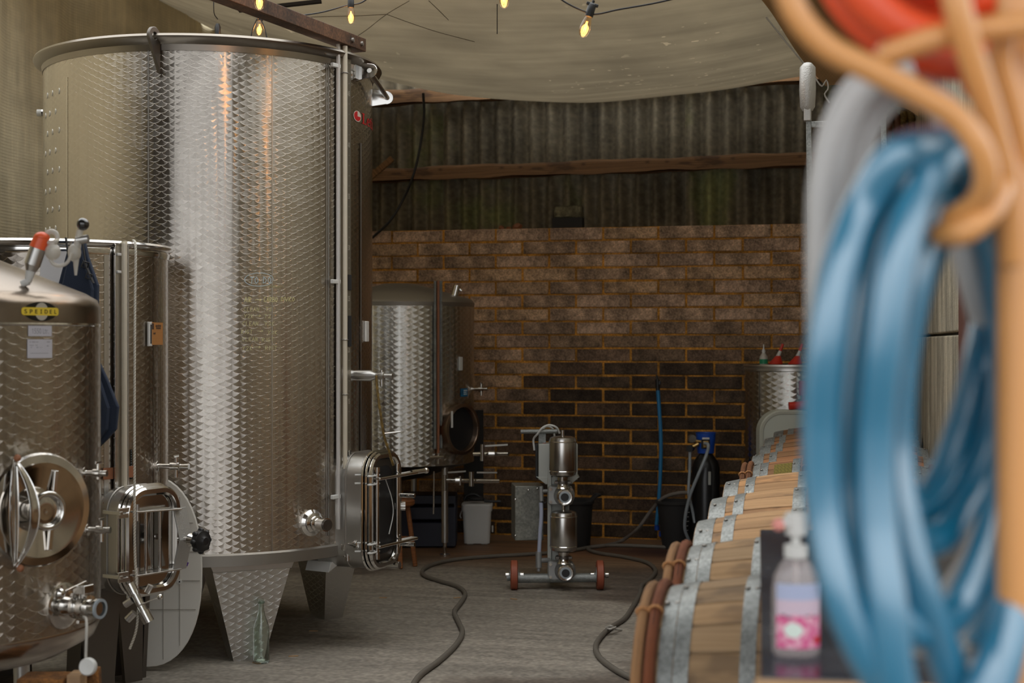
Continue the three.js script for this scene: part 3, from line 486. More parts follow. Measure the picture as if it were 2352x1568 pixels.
    P('arm_screw', [rod([0.15, 0.185, 0.26], [0.24, 0.19, 0.3], 0.013), ball(0.017, [0.245, 0.19, 0.302])], M.polished);
    for (const yy of [0.06, -0.2]) P('hatch_pin', [rod([0.17, yy, 0.12], [0.17, yy, 0.27], 0.012)], M.polished);
    P('hatch_roller', [rod([0.16, 0.0, 0.12], [0.2, 0.0, 0.2], 0.025)], M.steel); P('hatch_stud', [rod([0.13, -0.31, 0.1], [0.13, -0.31, 0.2], 0.02)], M.polished);
    P('door_cord', [tube([[-0.02, 0.16, 0.19], [0.03, 0.06, 0.2], [0.05, -0.02, 0.2], [0.02, -0.13, 0.19]], 0.003, 20, false, 6)], M.white); }
  // plate and pencilled mark at the right edge
  { const a = K.th(842), tx = canvasTex(128, 256, (g, W, H) => { g.fillStyle = '#cfcdc8'; g.fillRect(0, 0, W, H); g.fillStyle = '#5a5853'; g.fillRect(52, 20, 18, 216); }); part(t, 'name_holder', [RM(box(0.05, 0.11, 0.012, [0, 0, 0.006]), a - 0.02, K.y(761, a), R)], std({ map: tx, roughness: 0.5 })); }
}

// ---- the open-topped tank in front of it
{
  const K = Tk(110, 6.75, 0.535), { R } = K;
  const t = thing('wine_tank', 'middle-sized open-topped steel tank with a rope hung from its rim and a rounded hatch', 'tank', K.at(), YAW);
  const yT = K.y(552, 0), yB = K.y(1352, 0.3);
  part(t, 'shell', [lathe([[R, yB], [R, yT - 0.02]], 120)], M.swirlFine);
  part(t, 'inner_wall', [lathe([[R - 0.008, yT - 0.02], [R - 0.008, yT - 0.5], [0, yT - 0.5]], 64)], M.dull);
  part(t, 'rim', [lathe([[R - 0.012, yT - 0.03], [R + 0.002, yT - 0.05], [R + 0.008, yT - 0.028], [R + 0.004, yT - 0.02], [R + 0.02, yT - 0.01], [R + 0.024, yT], [R + 0.016, yT + 0.01], [R - 0.012, yT + 0.008]], 120)], M.polished);
  part(t, 'base_ring', [lathe([[R - 0.06, yB - 0.03], [R - 0.01, yB - 0.02], [R + 0.005, yB], [R, yB + 0.03]], 120)], M.dull);
  part(t, 'bottom_plate', [lathe([[0, yB - 0.06], [R - 0.03, yB - 0.02]], 48)], M.dull);
  for (let i = 0; i < 4; i++) { const th = R2(45) + i * PI / 2; part(t, 'leg', [RM(T(boxUV(legGeo(0.20, 0.11, 0.025, 0.02, yB)), [0, 0, 0.05]), th, 0, R - 0.12), RM(T(legGeo(0.03, 0.025, 0.15, 0.09, yB), [0.085, 0, -0.03], [0, 0, 0.075]), th, 0, R - 0.12), RM(T(legGeo(0.03, 0.025, 0.15, 0.09, yB), [-0.085, 0, -0.03], [0, 0, -0.075]), th, 0, R - 0.12)], M.dark); }
  for (const p of [352, 371]) { const a = K.th(p); part(t, 'weld_seam', [patch(R + 0.0012, a - 0.004, a + 0.004, yB + 0.02, yT - 0.05, 2)], M.polished); }
  { const a = K.th(244); part(t, 'welded_strip', [patch(R + 0.0015, a - 0.02, a + 0.02, yB + 0.1, yT - 0.05, 2)], M.satin); }
  { const a = K.th(270), gy0 = K.y(1262, a), gy1 = K.y(562, a), hh = gy1 - gy0, ym = (gy0 + gy1) / 2, B = (n, g, m, p) => part(p || t, n, [].concat(g).map((q) => RM(q, a, 0, R)), m);
    const gz = B('level_gauge', [box(0.064, hh, 0.006, [0.006, ym, 0.014])], M.steel); B('gauge_edge', [box(0.006, hh, 0.012, [-0.027, ym, 0.02])], M.polished, gz); B('gauge_edge', [box(0.004, hh, 0.014, [0.038, ym, 0.02])], M.steel, gz);
    B('sight_tube', [rod([0.014, gy0 - 0.06, 0.03], [0.014, gy1 + 0.015, 0.03], 0.0125, 0.0125, 18)], M.sightTube, gz);
    for (const py of [585, 625, 1120]) B('tube_clamp', [box(0.02, 0.012, 0.02, [-0.012, K.y(py, a), 0.024])], M.white, gz);
    for (const py of [1085, 1163]) for (const s of [-1, 1]) B('gauge_bracket', [box(0.05, 0.05, 0.004, [s * 0.055, K.y(py, a), 0.01])], M.copper, gz);
    const yv = K.y(1318, a); B('gauge_valve', [turned([[0.014, 0], [0.02, 0.01], [0.02, 0.035], [0.013, 0.05], [0.013, 0.1]], V(0.014, gy0 - 0.05, 0.03), V(0.014, gy0 - 0.2, 0.03), 16), rod([-0.05, yv + 0.01, 0.0], [0.02, yv - 0.02, 0.09], 0.02), rod([-0.06, yv + 0.02, 0.01], [-0.03, yv, 0.03], 0.032), rod([0.014, yv, 0.06], [0.014, yv - 0.1, 0.06], 0.011), rod([0.02, yv - 0.02, 0.09], [0.05, yv - 0.035, 0.12], 0.012)], M.polished, gz); }
  { const a = K.th(301), y0 = K.y(1100, a), y1 = K.y(1032, a), tx = canvasTex(32, 256, (g, W, H) => { g.fillStyle = '#0b0b0c'; g.fillRect(0, 0, W, H); g.fillStyle = '#7f8b90'; for (let i = 0; i < 12; i++) g.fillRect(10, 8 + i * 21, 12, 7); }); part(t, 'thermometer_strip', [patch(R + 0.002, a - 0.011, a + 0.011, y0, y1, 2)], std({ map: tx, roughness: 0.4 })); }
  { const a = R2(80); tap(t, 'sampling_valve', a, K.y(1070, a), R, 0.15, 0.9); }
  // hatch with bridge and hand wheel
  { const a = R2(57), y = K.y(1235, a), { P, door } = hatch(t, a, y, R, 0.31, 0.46, 0.11, 0.10, M.polished);
    for (const yy of [0.135, -0.135]) { P('hinge_strap', [bar([-0.19, yy, 0.05], [-0.19, yy, 0.16], 0.016, 0.016), bar([-0.2, yy + 0.012, 0.15], [-0.1, yy + 0.012, 0.155], 0.008, 0.02), bar([-0.2, yy - 0.012, 0.15], [-0.1, yy - 0.012, 0.155], 0.008, 0.02), rod([-0.1, yy - 0.04, 0.155], [-0.1, yy + 0.03, 0.155], 0.009), box(0.14, 0.006, 0.05, [0.0, yy, 0.15])], M.steel); }
    P('bridge', [bar([-0.12, 0.135, 0.158], [0.10, 0.13, 0.20], 0.045, 0.007), bar([-0.12, -0.135, 0.158], [0.10, -0.13, 0.20], 0.045, 0.007)], M.steel);
    P('bridge_plate', [bar([0.105, 0.134, 0.196], [0.105, -0.004, 0.236], 0.075, 0.007), bar([0.105, 0.004, 0.236], [0.105, -0.134, 0.196], 0.075, 0.007)], M.tape);
    for (const x of [-0.05, 0.03]) P('hatch_rod', [rod([x, -0.13, 0.155], [x, 0.13, 0.155], 0.008)], M.polished);
    const hw = P('hand_wheel', [T(lathe([[0, -0.02], [0.018, -0.02], [0.03, -0.012], [0.044, -0.014], [0.05, 0], [0.044, 0.016], [0.026, 0.02], [0.016, 0.03], [0, 0.03]], 30), [0.1, 0, 0.33], [PI / 2, 0, 0]), ...Array.from({ length: 8 }, (_, i) => ball(0.012, [0.1 + 0.046 * Math.cos(i * TAU / 8), 0.046 * Math.sin(i * TAU / 8), 0.33], [1, 1, 1.3], 8, 6))], M.black);
    part(hw, 'spindle', [RM(rod([0.1, 0, 0.2], [0.1, 0, 0.32], 0.013), a, y, R), RM(lathe([[0.03, 0], [0.018, 0.03]], 20).applyMatrix4(new THREE.Matrix4().makeRotationX(PI / 2)).translate(0.1, 0, 0.27), a, y, R)], M.polished); }
  { const a = K.th(350), y = K.y(767, a); const c = part(t, 'label_clip', [RM(box(0.03, 0.108, 0.01, [-0.036, 0, 0.008]), a, y, R)], M.white); part(c, 'clip_slot', [RM(box(0.006, 0.085, 0.004, [-0.036, 0, 0.0135], undefined, 0), a, y, R)], M.blackMatt);
    const tx = canvasTex(256, 256, (g, W, H) => { g.fillStyle = '#a5713a'; g.fillRect(0, 0, W, H); g.fillStyle = '#946232'; for (let i = 0; i < 26; i++) g.fillRect(0, i * 10, W, 3); g.strokeStyle = '#2a1b10'; g.lineWidth = 6; g.lineCap = 'round'; for (const [x, y, n] of [[84, 40, 7], [96, 66, 6], [30, 128, 3]]) { g.beginPath(); for (let i = 0; i <= n * 3; i++) g.lineTo(x + i * 6, y + (i % 2 ? -13 : 11) * (0.5 + 0.5 * rnd())); g.stroke(); } g.fillStyle = '#3a2414'; g.fillRect(0, 10, 44, 70); });
    part(t, 'cardboard_label', [RM(T(boxUV(new THREE.BoxGeometry(0.095, 0.1, 0.004)), [0.02, 0.002, 0.012]), a, y, R)].map((g) => { const p = g.attributes.position, c0 = Math.cos(-a), s0 = Math.sin(-a), u = g.attributes.uv; for (let i = 0; i < u.count; i++) { const x = p.getX(i) * Math.cos(a) - p.getZ(i) * Math.sin(a); u.setXY(i, (x + 0.0275) / 0.095, (p.getY(i) - y + 0.048) / 0.1); } return g; }), std({ map: tx, roughness: 0.9 })); }
  { const a = K.th(124), tx = canvasTex(128, 256, (g, W, H) => { g.fillStyle = '#cfcfd2'; g.fillRect(0, 0, W, H); }); part(t, 'paper_notice', [patch(R + 0.004, K.th(92), K.th(158), K.y(660, a), K.y(571, a), 6)], std({ map: tx, roughness: 0.8 })); }
  // things hung on it
  const rp = (px, py, D) => at(px, py, D);
  const ropeMat = std({ color: rgb(0.62, 0.60, 0.55), roughness: 0.85, map: canvasTex(64, 64, (g) => { g.fillStyle = '#fff'; g.fillRect(0, 0, 64, 64); g.strokeStyle = '#cfc8ba'; g.lineWidth = 10; for (let i = -2; i < 3; i++) { g.beginPath(); g.moveTo(i * 32, 0); g.lineTo(i * 32 + 64, 64); g.stroke(); } }) });
  ropeMat.map.wrapS = ropeMat.map.wrapT = THREE.RepeatWrapping; ropeMat.map.repeat.set(40, 30);
  const rope = solo('hanging_rope', 'thin pale rope hung from the rim of the open-topped tank down past its hatch', 'rope', [tube([rp(306, 552, 6.2), rp(311, 560, 6.13), rp(310, 700, 6.1), rp(309, 900, 6.05), rp(309, 1100, 6.0), rp(310, 1280, 5.98), rp(317, 1400, 5.98), rp(312, 1450, 5.98), rp(298, 1490, 5.98)], 0.005, 90)], ropeMat);
  { const c = rp(322, 1388, 5.97), q = (x, y, z) => view(0, 0, 0).clone().add(V(c.x + x * CA + z * SA, c.y + y, c.z - x * SA + z * CA));
    const v = thing('loose_valve', 'small cross-shaped steel valve tied to the rope under the hatch', 'valve'); part(v, 'body', [rod(q(-0.035, 0.07, 0), q(0.03, -0.06, 0), 0.018), rod(q(0.012, -0.025, 0), q(0.035, -0.07, 0), 0.024), rod(q(-0.045, 0.085, 0), q(-0.025, 0.045, 0), 0.024)], M.polished); part(v, 'lever', [bar(q(0, 0, 0.02), q(0.085, 0.035, 0.02), 0.014, 0.006), ball(0.012, q(0.085, 0.035, 0.02))], M.polished); part(v, 'clamp', [rod(q(-0.06, 0.0, 0.01), q(-0.03, 0.02, 0.01), 0.014), rod(q(0.03, 0.05, 0.01), q(0.045, 0.08, 0.01), 0.012), rod(q(-0.05, -0.06, 0.01), q(-0.02, -0.03, 0.01), 0.015)], M.satin); }
  // dark blue apron
  { const D = 6.05, o = [[158, 580], [172, 556], [198, 552], [206, 590], [229, 655], [226, 800], [229, 826], [252, 876], [275, 934], [270, 985], [250, 1008], [229, 1028], [190, 1060], [140, 1070], [118, 900], [126, 700]].map(([a, b]) => [(a - 190) / 3396 * D, (784 - b) / 3396 * D]);
    const ap = thing('apron', 'dark blue waterproof apron with buckled straps hung between the two nearer tanks', 'apron', view((190 - 1176) / 3396 * D, EYE, D), YAW);
    const g = ext(poly(o), 0.03, 0.004, 4), g2 = T(ext(poly(o.map(([x, y]) => [x * 0.8, y * 0.97 - 0.01])), 0.03, 0.006, 4), [0, 0, 0.025]); part(ap, 'cloth', [g, g2], M.navy);
    const P = (a, b, z = 0.07) => [(a - 190) / 3396 * D, (784 - b) / 3396 * D, z];
    part(ap, 'strap', [bar(P(163, 548), P(170, 600), 0.018, 0.004), bar(P(200, 552), P(208, 605), 0.016, 0.004)], M.blackMatt); part(ap, 'strap', [bar(P(204, 600), P(226, 652), 0.03, 0.004)], M.blackMatt); part(ap, 'buckle', [ring(0.016, 0.004, P(208, 610, 0.075), [0.2, 0.3, 0.4], 4, 5), ring(0.014, 0.004, P(216, 636, 0.075), [0.2, 0.3, 0.4], 4, 5)], M.black); }
}
// round grey board leaning between them
{
  const D = 7.2, c = view((342 - 1176) / 3396 * D, 0, D), t = thing('tank_lid', 'pale grey oval plastic lid with scored grid lines leaning behind the open-topped tank', 'lid', c, YAW);
  const a = 0.262, y0 = 0.02, h = 0.93, pts = []; for (let i = 0; i <= 48; i++) { const q = i / 48 * TAU, x = Math.cos(q), y = Math.sin(q); pts.push([a * Math.sign(x) * Math.pow(Math.abs(x), 0.9), y0 + h / 2 + h / 2 * Math.sign(y) * Math.pow(Math.abs(y), 0.85)]); } pts.pop();
  part(t, 'board', [ext(poly(pts), 0.022, 0.003)], M.board);
  const ln = (x0, y0, x1, y1) => bar([x0, y0, 0.023], [x1, y1, 0.023], 0.004, 0.003, 0), L = [];
  for (const x of [0.075, 0.155]) { const yy = h / 2 * Math.sqrt(1 - (x / a) ** 2) * 0.96; L.push(ln(x, y0 + h / 2 - yy, x, y0 + h / 2 + yy)); } for (const y of [0.3, 0.44, 0.58, 0.72]) { const xx = a * Math.sqrt(1 - ((y - 0.485) / (h / 2)) ** 2) * 0.97; L.push(ln(-xx, y, xx, y)); } for (const x of [-0.19]) L.push(ln(x, 0.2, x, 0.75));
  part(t, 'score_lines', L, std({ color: rgb(0.30, 0.28, 0.24), roughness: 0.9 })).userData.kind = 'stuff';
  for (const [x, y] of [[0.155, 0.435], [-0.19, 0.28]]) { const s = part(t, 'screw', [cyl(0.012, 0.012, 0.004, [x, y, 0.024], [PI / 2, 0, 0], 16)], M.white); part(s, 'screw_hole', [cyl(0.004, 0.004, 0.003, [x, y, 0.0265], [PI / 2, 0, 0], 10)], M.black); }
  part(t, 'paint_spot', [box(0.012, 0.02, 0.003, [0.19, 0.52, 0.023], [0, 0, -0.4])], M.purple);
}
// ---- the nearest tank
{
  const K = Tk(-121, 5.2, 0.52), { R } = K, t = thing('wine_tank', 'nearest steel tank with a cone top, yellow and black badge and a large round hatch', 'tank', K.at(), YAW);
  const a0 = R2(38), yS = K.y(700, a0), yB = K.y(1500, a0);
  part(t, 'shell', [lathe([[R, yB + 0.02], [R, yS - 0.06]], 120)], swirl(rgb(0.47, 0.425, 0.37), 0.13, 1.15, 1.15));
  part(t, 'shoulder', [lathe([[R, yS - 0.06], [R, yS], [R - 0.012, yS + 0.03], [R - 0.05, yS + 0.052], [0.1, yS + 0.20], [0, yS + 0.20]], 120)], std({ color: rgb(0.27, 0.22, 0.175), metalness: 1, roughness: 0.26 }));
  part(t, 'weld_seam', [lathe([[R + 0.001, yS - 0.066], [R + 0.003, yS - 0.062], [R + 0.001, yS - 0.056]], 120)], M.polished);
  part(t, 'bottom_bowl', [lathe([[0, yB - 0.12], [R - 0.12, yB - 0.085], [R - 0.02, yB - 0.03], [R + 0.002, yB + 0.02], [R, yB + 0.028]], 120)], std({ color: rgb(0.50, 0.45, 0.40), metalness: 1, roughness: 0.22 }));
  { const a = K.th(212); part(t, 'weld_seam', [patch(R + 0.0015, a - 0.004, a + 0.004, yB + 0.05, yS - 0.07, 2)], M.polished); }
  for (let i = 0; i < 3; i++) part(t, 'leg', [RM(rod([0, 0, 0], [0, yB + 0.02, 0], 0.03), R2(-80 + i * 120), 0, R - 0.12)], M.satin);
  // badge and labels
  const py = (p) => K.y(p, K.th(91)), lab = (x0, x1, y0, y1, tx, n, o) => part(t, n, [patch(R + 0.002, K.th(x0), K.th(x1), py(y1), py(y0), 10)], sheetDecal(tx, o));
  lab(48, 134, 692, 738, canvasTex(688, 368, (g, W, H) => { g.clearRect(0, 0, W, H); g.fillStyle = '#0b0a0a'; g.beginPath(); g.ellipse(W / 2, H / 2, W * 0.44, H * 0.48, 0, 0, TAU); g.fill(); g.fillStyle = '#a9a295'; g.beginPath(); g.ellipse(W / 2 + 10, H / 2, 122, 164, 0, 0, TAU); g.fill(); g.fillStyle = '#d8bc3c'; g.beginPath(); g.roundRect(4, H * 0.30, W - 8, H * 0.40, 50); g.fill(); g.fillStyle = '#2a2410'; g.font = 'bold 108px sans-serif'; g.textAlign = 'center'; g.textBaseline = 'middle'; 'SPEIDEL'.split('').forEach((ch, i) => g.fillText(ch, 74 + i * 90, H / 2 + 4)); }), 'badge', { roughness: 0.35 });
  lab(64, 118, 748, 772, canvasTex(432, 192, (g, W, H) => { g.fillStyle = '#b6b4bb'; g.fillRect(0, 0, W, H); g.fillStyle = '#6f6c74'; g.font = '130px sans-serif'; g.textAlign = 'center'; g.textBaseline = 'middle'; g.fillText('1550 Ltr.', W / 2, H / 2, W * 0.74); }), 'volume_label');
  lab(62, 119, 779, 822, canvasTex(456, 344, (g, W, H) => { g.fillStyle = '#b6b4bb'; g.fillRect(0, 0, W, H); g.fillStyle = '#77747d'; g.font = '34px sans-serif'; g.globalAlpha = 0.55; for (const [x, y, w, h] of [[40, 40, 24, 18], [80, 38, 60, 20], [150, 40, 40, 18], [350, 38, 64, 20], [40, 104, 70, 14], [140, 104, 40, 14], [350, 110, 34, 24], [60, 140, 20, 18], [160, 140, 30, 20], [205, 146, 60, 8], [50, 250, 330, 12]]) g.fillRect(x, y, w, h); g.globalAlpha = 1; }), 'data_plate');
  // round hatch
  { const a = K.th(86, R + 0.05), y = K.y(1167, a), P = (n, g, m, p = t) => part(p, n, [].concat(g).map((q) => RM(q, a, y, R)), m), L = (pr, n = 64) => T(lathe(pr, n), [0, 0, 0], [PI / 2, 0, 0]);
    const rr0 = 0.168;
    const nk = P('hatch_neck', [L([[rr0 - 0.012, -0.09], [rr0 - 0.012, 0.05], [rr0 + 0.012, 0.054], [rr0 + 0.018, 0.064], [rr0 + 0.012, 0.074], [rr0 - 0.02, 0.076]])], M.polished);
    const d = P('hatch_door', [L([[rr0 - 0.01, 0.066], [rr0 - 0.014, 0.082], [rr0 - 0.03, 0.080], [0.05, 0.066], [0, 0.064]])], std({ color: rgb(0.60, 0.56, 0.51), metalness: 1, roughness: 0.08 }));
    P('hub', [L([[0, 0.105], [0.03, 0.108], [0.046, 0.104], [0.054, 0.115], [0.062, 0.105], [0.060, 0.092], [0.05, 0.066]], 36)], M.polished, d);
    P('hub_ring', [ring(0.056, 0.009, [0, 0, 0.112], [0, 0, 0], 40, 10)], M.polished, d);
    P('spoke', [T(box(0.016, 0.26, 0.012, [0.034, 0, 0.085]), [0, 0, 0], [0, 0, -0.10])], M.polished, d);
    const bow = (x, k, zb) => grid((u, v) => { const yy = lerp(-0.172, 0.172, v), b = 1 - (yy / 0.172) ** 2; return V(x + k * b + (u - 0.5) * 0.022 * (0.4 + b), yy, 0.092 + zb * b); }, 3, 24, 0.006);
    P('bow_handle', [bow(-0.105, -0.01, 0.012)], M.polished, d); P('bow_handle', [bow(-0.105, 0.035, 0.06)], M.polished, d);
    P('hinge_ball', [ball(0.012, [-0.098, 0.176, 0.092]), ball(0.012, [-0.088, -0.178, 0.092])], M.copper, d); }
  { const a = K.th(196); tap(t, 'sampling_valve', a, K.y(1086, a), R, 0.085, 0.75, false); }
  { const a = K.th(203); tap(t, 'sampling_valve', a, K.y(1216, a), R, 0.085, 0.75); }
  { const a = K.th(146), y = K.y(1390, a), P = (n, g, m, p = t) => part(p, n, [].concat(g).map((q) => RM(q, a, y, R)), m), L = (pr, n = 40) => T(lathe(pr, n), [0, 0, 0], [PI / 2, 0, 0]);
    const f = P('outlet', [L([[0.075, -0.03], [0.078, 0.004], [0.07, 0.008], [0.032, 0.01], [0.026, 0.05], [0.04, 0.052], [0.04, 0.064], [0.03, 0.066]])], M.polished);
    P('valve_body', [L([[0.034, 0.066], [0.036, 0.07], [0.036, 0.1], [0.042, 0.102], [0.042, 0.11], [0.03, 0.112], [0.03, 0.14], [0.036, 0.142], [0.036, 0.152], [0, 0.152]]), rod([0, 0.02, 0.085], [0, 0.075, 0.085], 0.017), box(0.05, 0.03, 0.05, [0, 0.062, 0.085])], M.polished, f);
    P('valve_seal', [L([[0.0335, 0.15], [0.0335, 0.158], [0.024, 0.158]], 30)], M.lineHose, f);
    P('valve_handle', [bar([0.01, 0.085, 0.085], [-0.105, 0.065, 0.085], 0.012, 0.008), ball(0.019, [-0.115, 0.064, 0.085])], M.polished, f);
    P('wing_nut', [bar([-0.03, -0.045, 0.085], [0.02, -0.05, 0.085], 0.012, 0.012), bar([-0.03, 0.045, 0.06], [0.0, 0.03, 0.06], 0.012, 0.012)], M.polished, f);
    const q = (px, p, D) => { const w = at(px, p, D); return new THREE.Vector3(w.x, w.y, w.z); };
    }
  // cap on a chain hanging from the valve
  { const D = 4.62, t2 = thing('sealing_plug', 'round white plastic plug hanging on a cord below the outlet valve of the nearest tank', 'plug');
    t.updateMatrixWorld(true); const o0 = t.localToWorld(pol(K.th(146), K.y(1390, K.th(146)) - 0.03, R + 0.085)); part(t2, 'cord', [tube([o0, at(199, 1440, D), at(197, 1512, D)], 0.0045, 20)], M.rope); part(t2, 'cap_disc', [turned([[0, -0.006], [0.022, -0.008], [0.028, 0], [0.028, 0.012], [0.024, 0.018], [0, 0.016]], at(204, 1530, D), at(192, 1533, D - 0.04), 30)], M.white); }
  // spout with red cap, clear bubbler and black-knobbed rod on the cone
  { const D = 4.95, s = thing('airlock_spout', 'bent grey spout with a bright red cap standing on the cone of the nearest tank', 'spout'), q = (a, b, d = D) => at(a, b, d);
    part(s, 'foot', [rod(q(50, 652), q(66, 646), 0.012, 0.013), rod(q(64, 648), q(72, 618), 0.011, 0.018)], M.white); part(s, 'pipe', [rod(q(71, 622), q(75, 606), 0.018, 0.027), rod(q(74, 608), q(90, 562), 0.027, 0.027)], M.satin);
    part(s, 'cap', [rod(q(87, 570), q(96, 545), 0.029, 0.026), ball(0.027, q(96, 545), [1, 0.7, 1])], M.orange, 'bright red cap');
    part(s, 'bubbler', [ring(0.020, 0.0085, q(118, 545), [0, YAW, 0], 24, 10), tube([q(116, 560), q(114, 590), q(124, 607), q(140, 610), q(155, 602), q(164, 580)], 0.006, 30), ball(0.026, q(121, 578), [1, 1.1, 1])], M.milk); }
  { const D = 5.0, s = thing('tasting_rod', 'clear rod with a shiny black ball end leaning by the red-capped spout', 'rod'), q = (a, b, d = D) => at(a, b, d); part(s, 'stem', [rod(q(173, 588), q(184, 528), 0.014, 0.011), rod(q(174, 632), q(175, 580), 0.004, 0.013), ball(0.022, q(171, 580), [1, 1.4, 1])], M.milk); part(s, 'knob', [ball(0.0215, q(190, 515))], phy({ color: rgb(0.012, 0.012, 0.012), roughness: 0.15, clearcoat: 1 })); part(s, 'collar', [rod(q(176, 552), q(203, 548), 0.014, 0.014)], M.satin); }
  // timber and board packed below it
  { const D = 4.78; solo('packing_block', 'orange flecked block of pressed board under the bottom of the nearest tank', 'block', [box(0.15, 0.42, 0.12, view((92 - 1176) / 3396 * D, 0.301, D + 0.05), [0, YAW, 0], 0.008)], M.sponge); solo('timber_prop', 'pale upright timber propped beside the flecked block under the nearest tank', 'timber', [box(0.045, 0.43, 0.08, view((166 - 1176) / 3396 * D, 0.305, D + 0.05), [0, YAW, 0], 0.004)], M.plank); solo('packing_board', 'short orange board behind the pale timber prop', 'board', [box(0.06, 0.43, 0.03, view((192 - 1176) / 3396 * D, 0.306, D + 0.12), [0, YAW, 0.05], 0.004)], M.sponge); solo('timber_sole', 'weathered timber sole lying under the props of the nearest tank', 'timber', [box(0.36, 0.09, 0.26, view((125 - 1176) / 3396 * D, 0.045, D + 0.06), [0, YAW, 0], 0.006)], M.timber); }
}
// ---- tank at the back wall
{
  const K = Tk(917, 11.35, 0.575), { R } = K, t = thing('wine_tank', 'small dark steel tank with an open round hatch standing against the block wall', 'tank', K.at(), YAW), yS = K.y(692, 0.2), yB = K.y(1072, 0.2);
  part(t, 'shell', [lathe([[R, yB], [R, yS - 0.03]], 96)], M.swirlBack);
  part(t, 'shoulder', [lathe([[R, yS - 0.03], [R + 0.004, yS], [R - 0.02, yS + 0.03], [0.12, yS + 0.15], [0, yS + 0.15]], 96)], M.dull);
  part(t, 'bottom_cone', [lathe([[0, yB - 0.16], [0.2, yB - 0.12], [R - 0.03, yB - 0.01], [R, yB]], 64)], M.dark);
  for (let i = 0; i < 3; i++) { const th = R2(50 + i * 120), lg = part(t, 'leg', [RM(rod([0, 0.1, 0], [0, yB, 0], 0.025), th, 0, R - 0.1)], M.satin); part(lg, 'foot', [RM(rod([0, 0.01, 0], [0, 0.11, 0], 0.014), th, 0, R - 0.1), RM(rod([0, 0, 0], [0, 0.014, 0], 0.04), th, 0, R - 0.1)], M.polished); }
  part(t, 'leg', [RM(T(legGeo(0.2, 0.1, 0.06, 0.05, yB), [0, 0, 0]), R2(-8), 0, R - 0.06)], M.swirlBack);
  { const a = K.th(1003), y0 = K.y(1030, a), y1 = K.y(645, a), B = (n, g, m, p) => part(p || t, n, [].concat(g).map((q) => RM(q, a, 0, R)), m), ym = (y0 + y1) / 2; const gz = B('level_gauge', [box(0.05, y1 - y0, 0.006, [0, ym, 0.012])], M.steel); for (const x of [-0.026, 0.026]) B('gauge_edge', [box(0.012, y1 - y0, 0.022, [x, ym, 0.02])], M.zinc, gz); B('sight_tube', [rod([0, y0 - 0.04, 0.022], [0, y1, 0.022], 0.01)], M.copper, gz);
    B('gauge_valve', [rod([-0.08, y0 - 0.06, 0.03], [0.03, y0 - 0.06, 0.04], 0.014), rod([0, y0 - 0.03, 0.03], [0, y0 - 0.11, 0.03], 0.01)], M.polished, gz); }
  { const a = R2(52), y = K.y(985, a), P = (n, g, m, p = t) => part(p, n, [].concat(g).map((q) => RM(q, a, y, R)), m), L = (pr, n = 48) => T(lathe(pr, n), [0, 0, 0], [PI / 2, 0, 0]);
    const nk = P('hatch_neck', [L([[0.178, -0.12], [0.182, 0.02], [0.19, 0.05], [0.19, 0.066], [0.166, 0.07], [0.16, 0.06], [0.16, -0.1]])], std({ color: rgb(0.34, 0.25, 0.19), metalness: 1, roughness: 0.3 })); P('hatch_opening', [L([[0.163, 0.03], [0, 0.03]])], M.black, nk); P('hatch_catch', [rod([-0.14, 0.02, 0.075], [-0.14, 0.14, 0.075], 0.008)], M.white, nk); }
  { const a = K.th(1057), y = K.y(835, a); part(t, 'thermometer', [RM(box(0.035, 0.1, 0.012, [0, 0, 0.006]), a, y, R)], M.white); }
  { const a = K.th(1066), y = K.y(901, a), tx = canvasTex(256, 160, (g, W, H) => { g.fillStyle = '#1f6d99'; g.fillRect(0, 0, W, H); g.fillStyle = '#d9e6ec'; g.fillRect(100, 30, 140, 22); g.fillRect(100, 70, 110, 16); g.fillRect(100, 106, 130, 16); g.lineWidth = 16; g.strokeStyle = '#0d2c48'; g.beginPath(); g.moveTo(22, 120); g.lineTo(50, 40); g.lineTo(78, 120); g.stroke(); }); part(t, 'blue_label', [patch(R + 0.003, a - 0.09, a + 0.09, y - 0.03, y + 0.03, 4)], std({ map: tx, roughness: 0.5 })); }
  { const a = R2(80); tap(t, 'sampling_valve', a, K.y(893, a), R, 0.12, 0.9); }
  { const P = (a, b, d = 10.8) => { const w = at(a, b, d), o = K.at(); const x = w.x - o.x, z = w.z - o.z; return V(x * CA - z * SA, w.y, x * SA + z * CA); };
    const v = part(t, 'drain_valve', [rod(P(1088, 1042, 10.9), P(1168, 1042), 0.017), rod(P(1122, 1042), P(1136, 1042), 0.026), rod(P(1108, 1020), P(1108, 1058), 0.016)], M.polished); part(v, 'valve_lever', [bar(P(1114, 1024), P(1166, 1021), 0.02, 0.012)], M.white);
    const w = part(t, 'drain_valve', [rod(P(1025, 1103, 10.9), P(1148, 1105), 0.018), rod(P(1046, 1103), P(1056, 1103), 0.026), rod(P(1083, 1083), P(1083, 1116), 0.02), rod(P(1022, 1090), P(1022, 1127), 0.012), rod(P(1057, 1093), P(1057, 1114), 0.012)], M.polished); part(w, 'valve_lever', [bar(P(1028, 1085), P(1070, 1082), 0.016, 0.012), bar(P(1095, 1085), P(1142, 1085), 0.016, 0.012)], M.dull);
    part(t, 'chain', [rod(P(997, 1082), P(996, 1180), 0.006)], M.polished); }
  { const P = (p, b, d) => { const w = at(p, b, d), o = K.at(); const x = w.x - o.x, z = w.z - o.z; return V(x * CA - z * SA, w.y, x * SA + z * CA); }; part(t, 'spout', [rod(P(1043, 684, 11.2), P(1050, 655, 11.2), 0.03, 0.028), rod(P(1049, 658, 11.2), P(1060, 668, 11.2), 0.012)], M.polished); }
  const o = (p, b, d) => at(p, b, d);
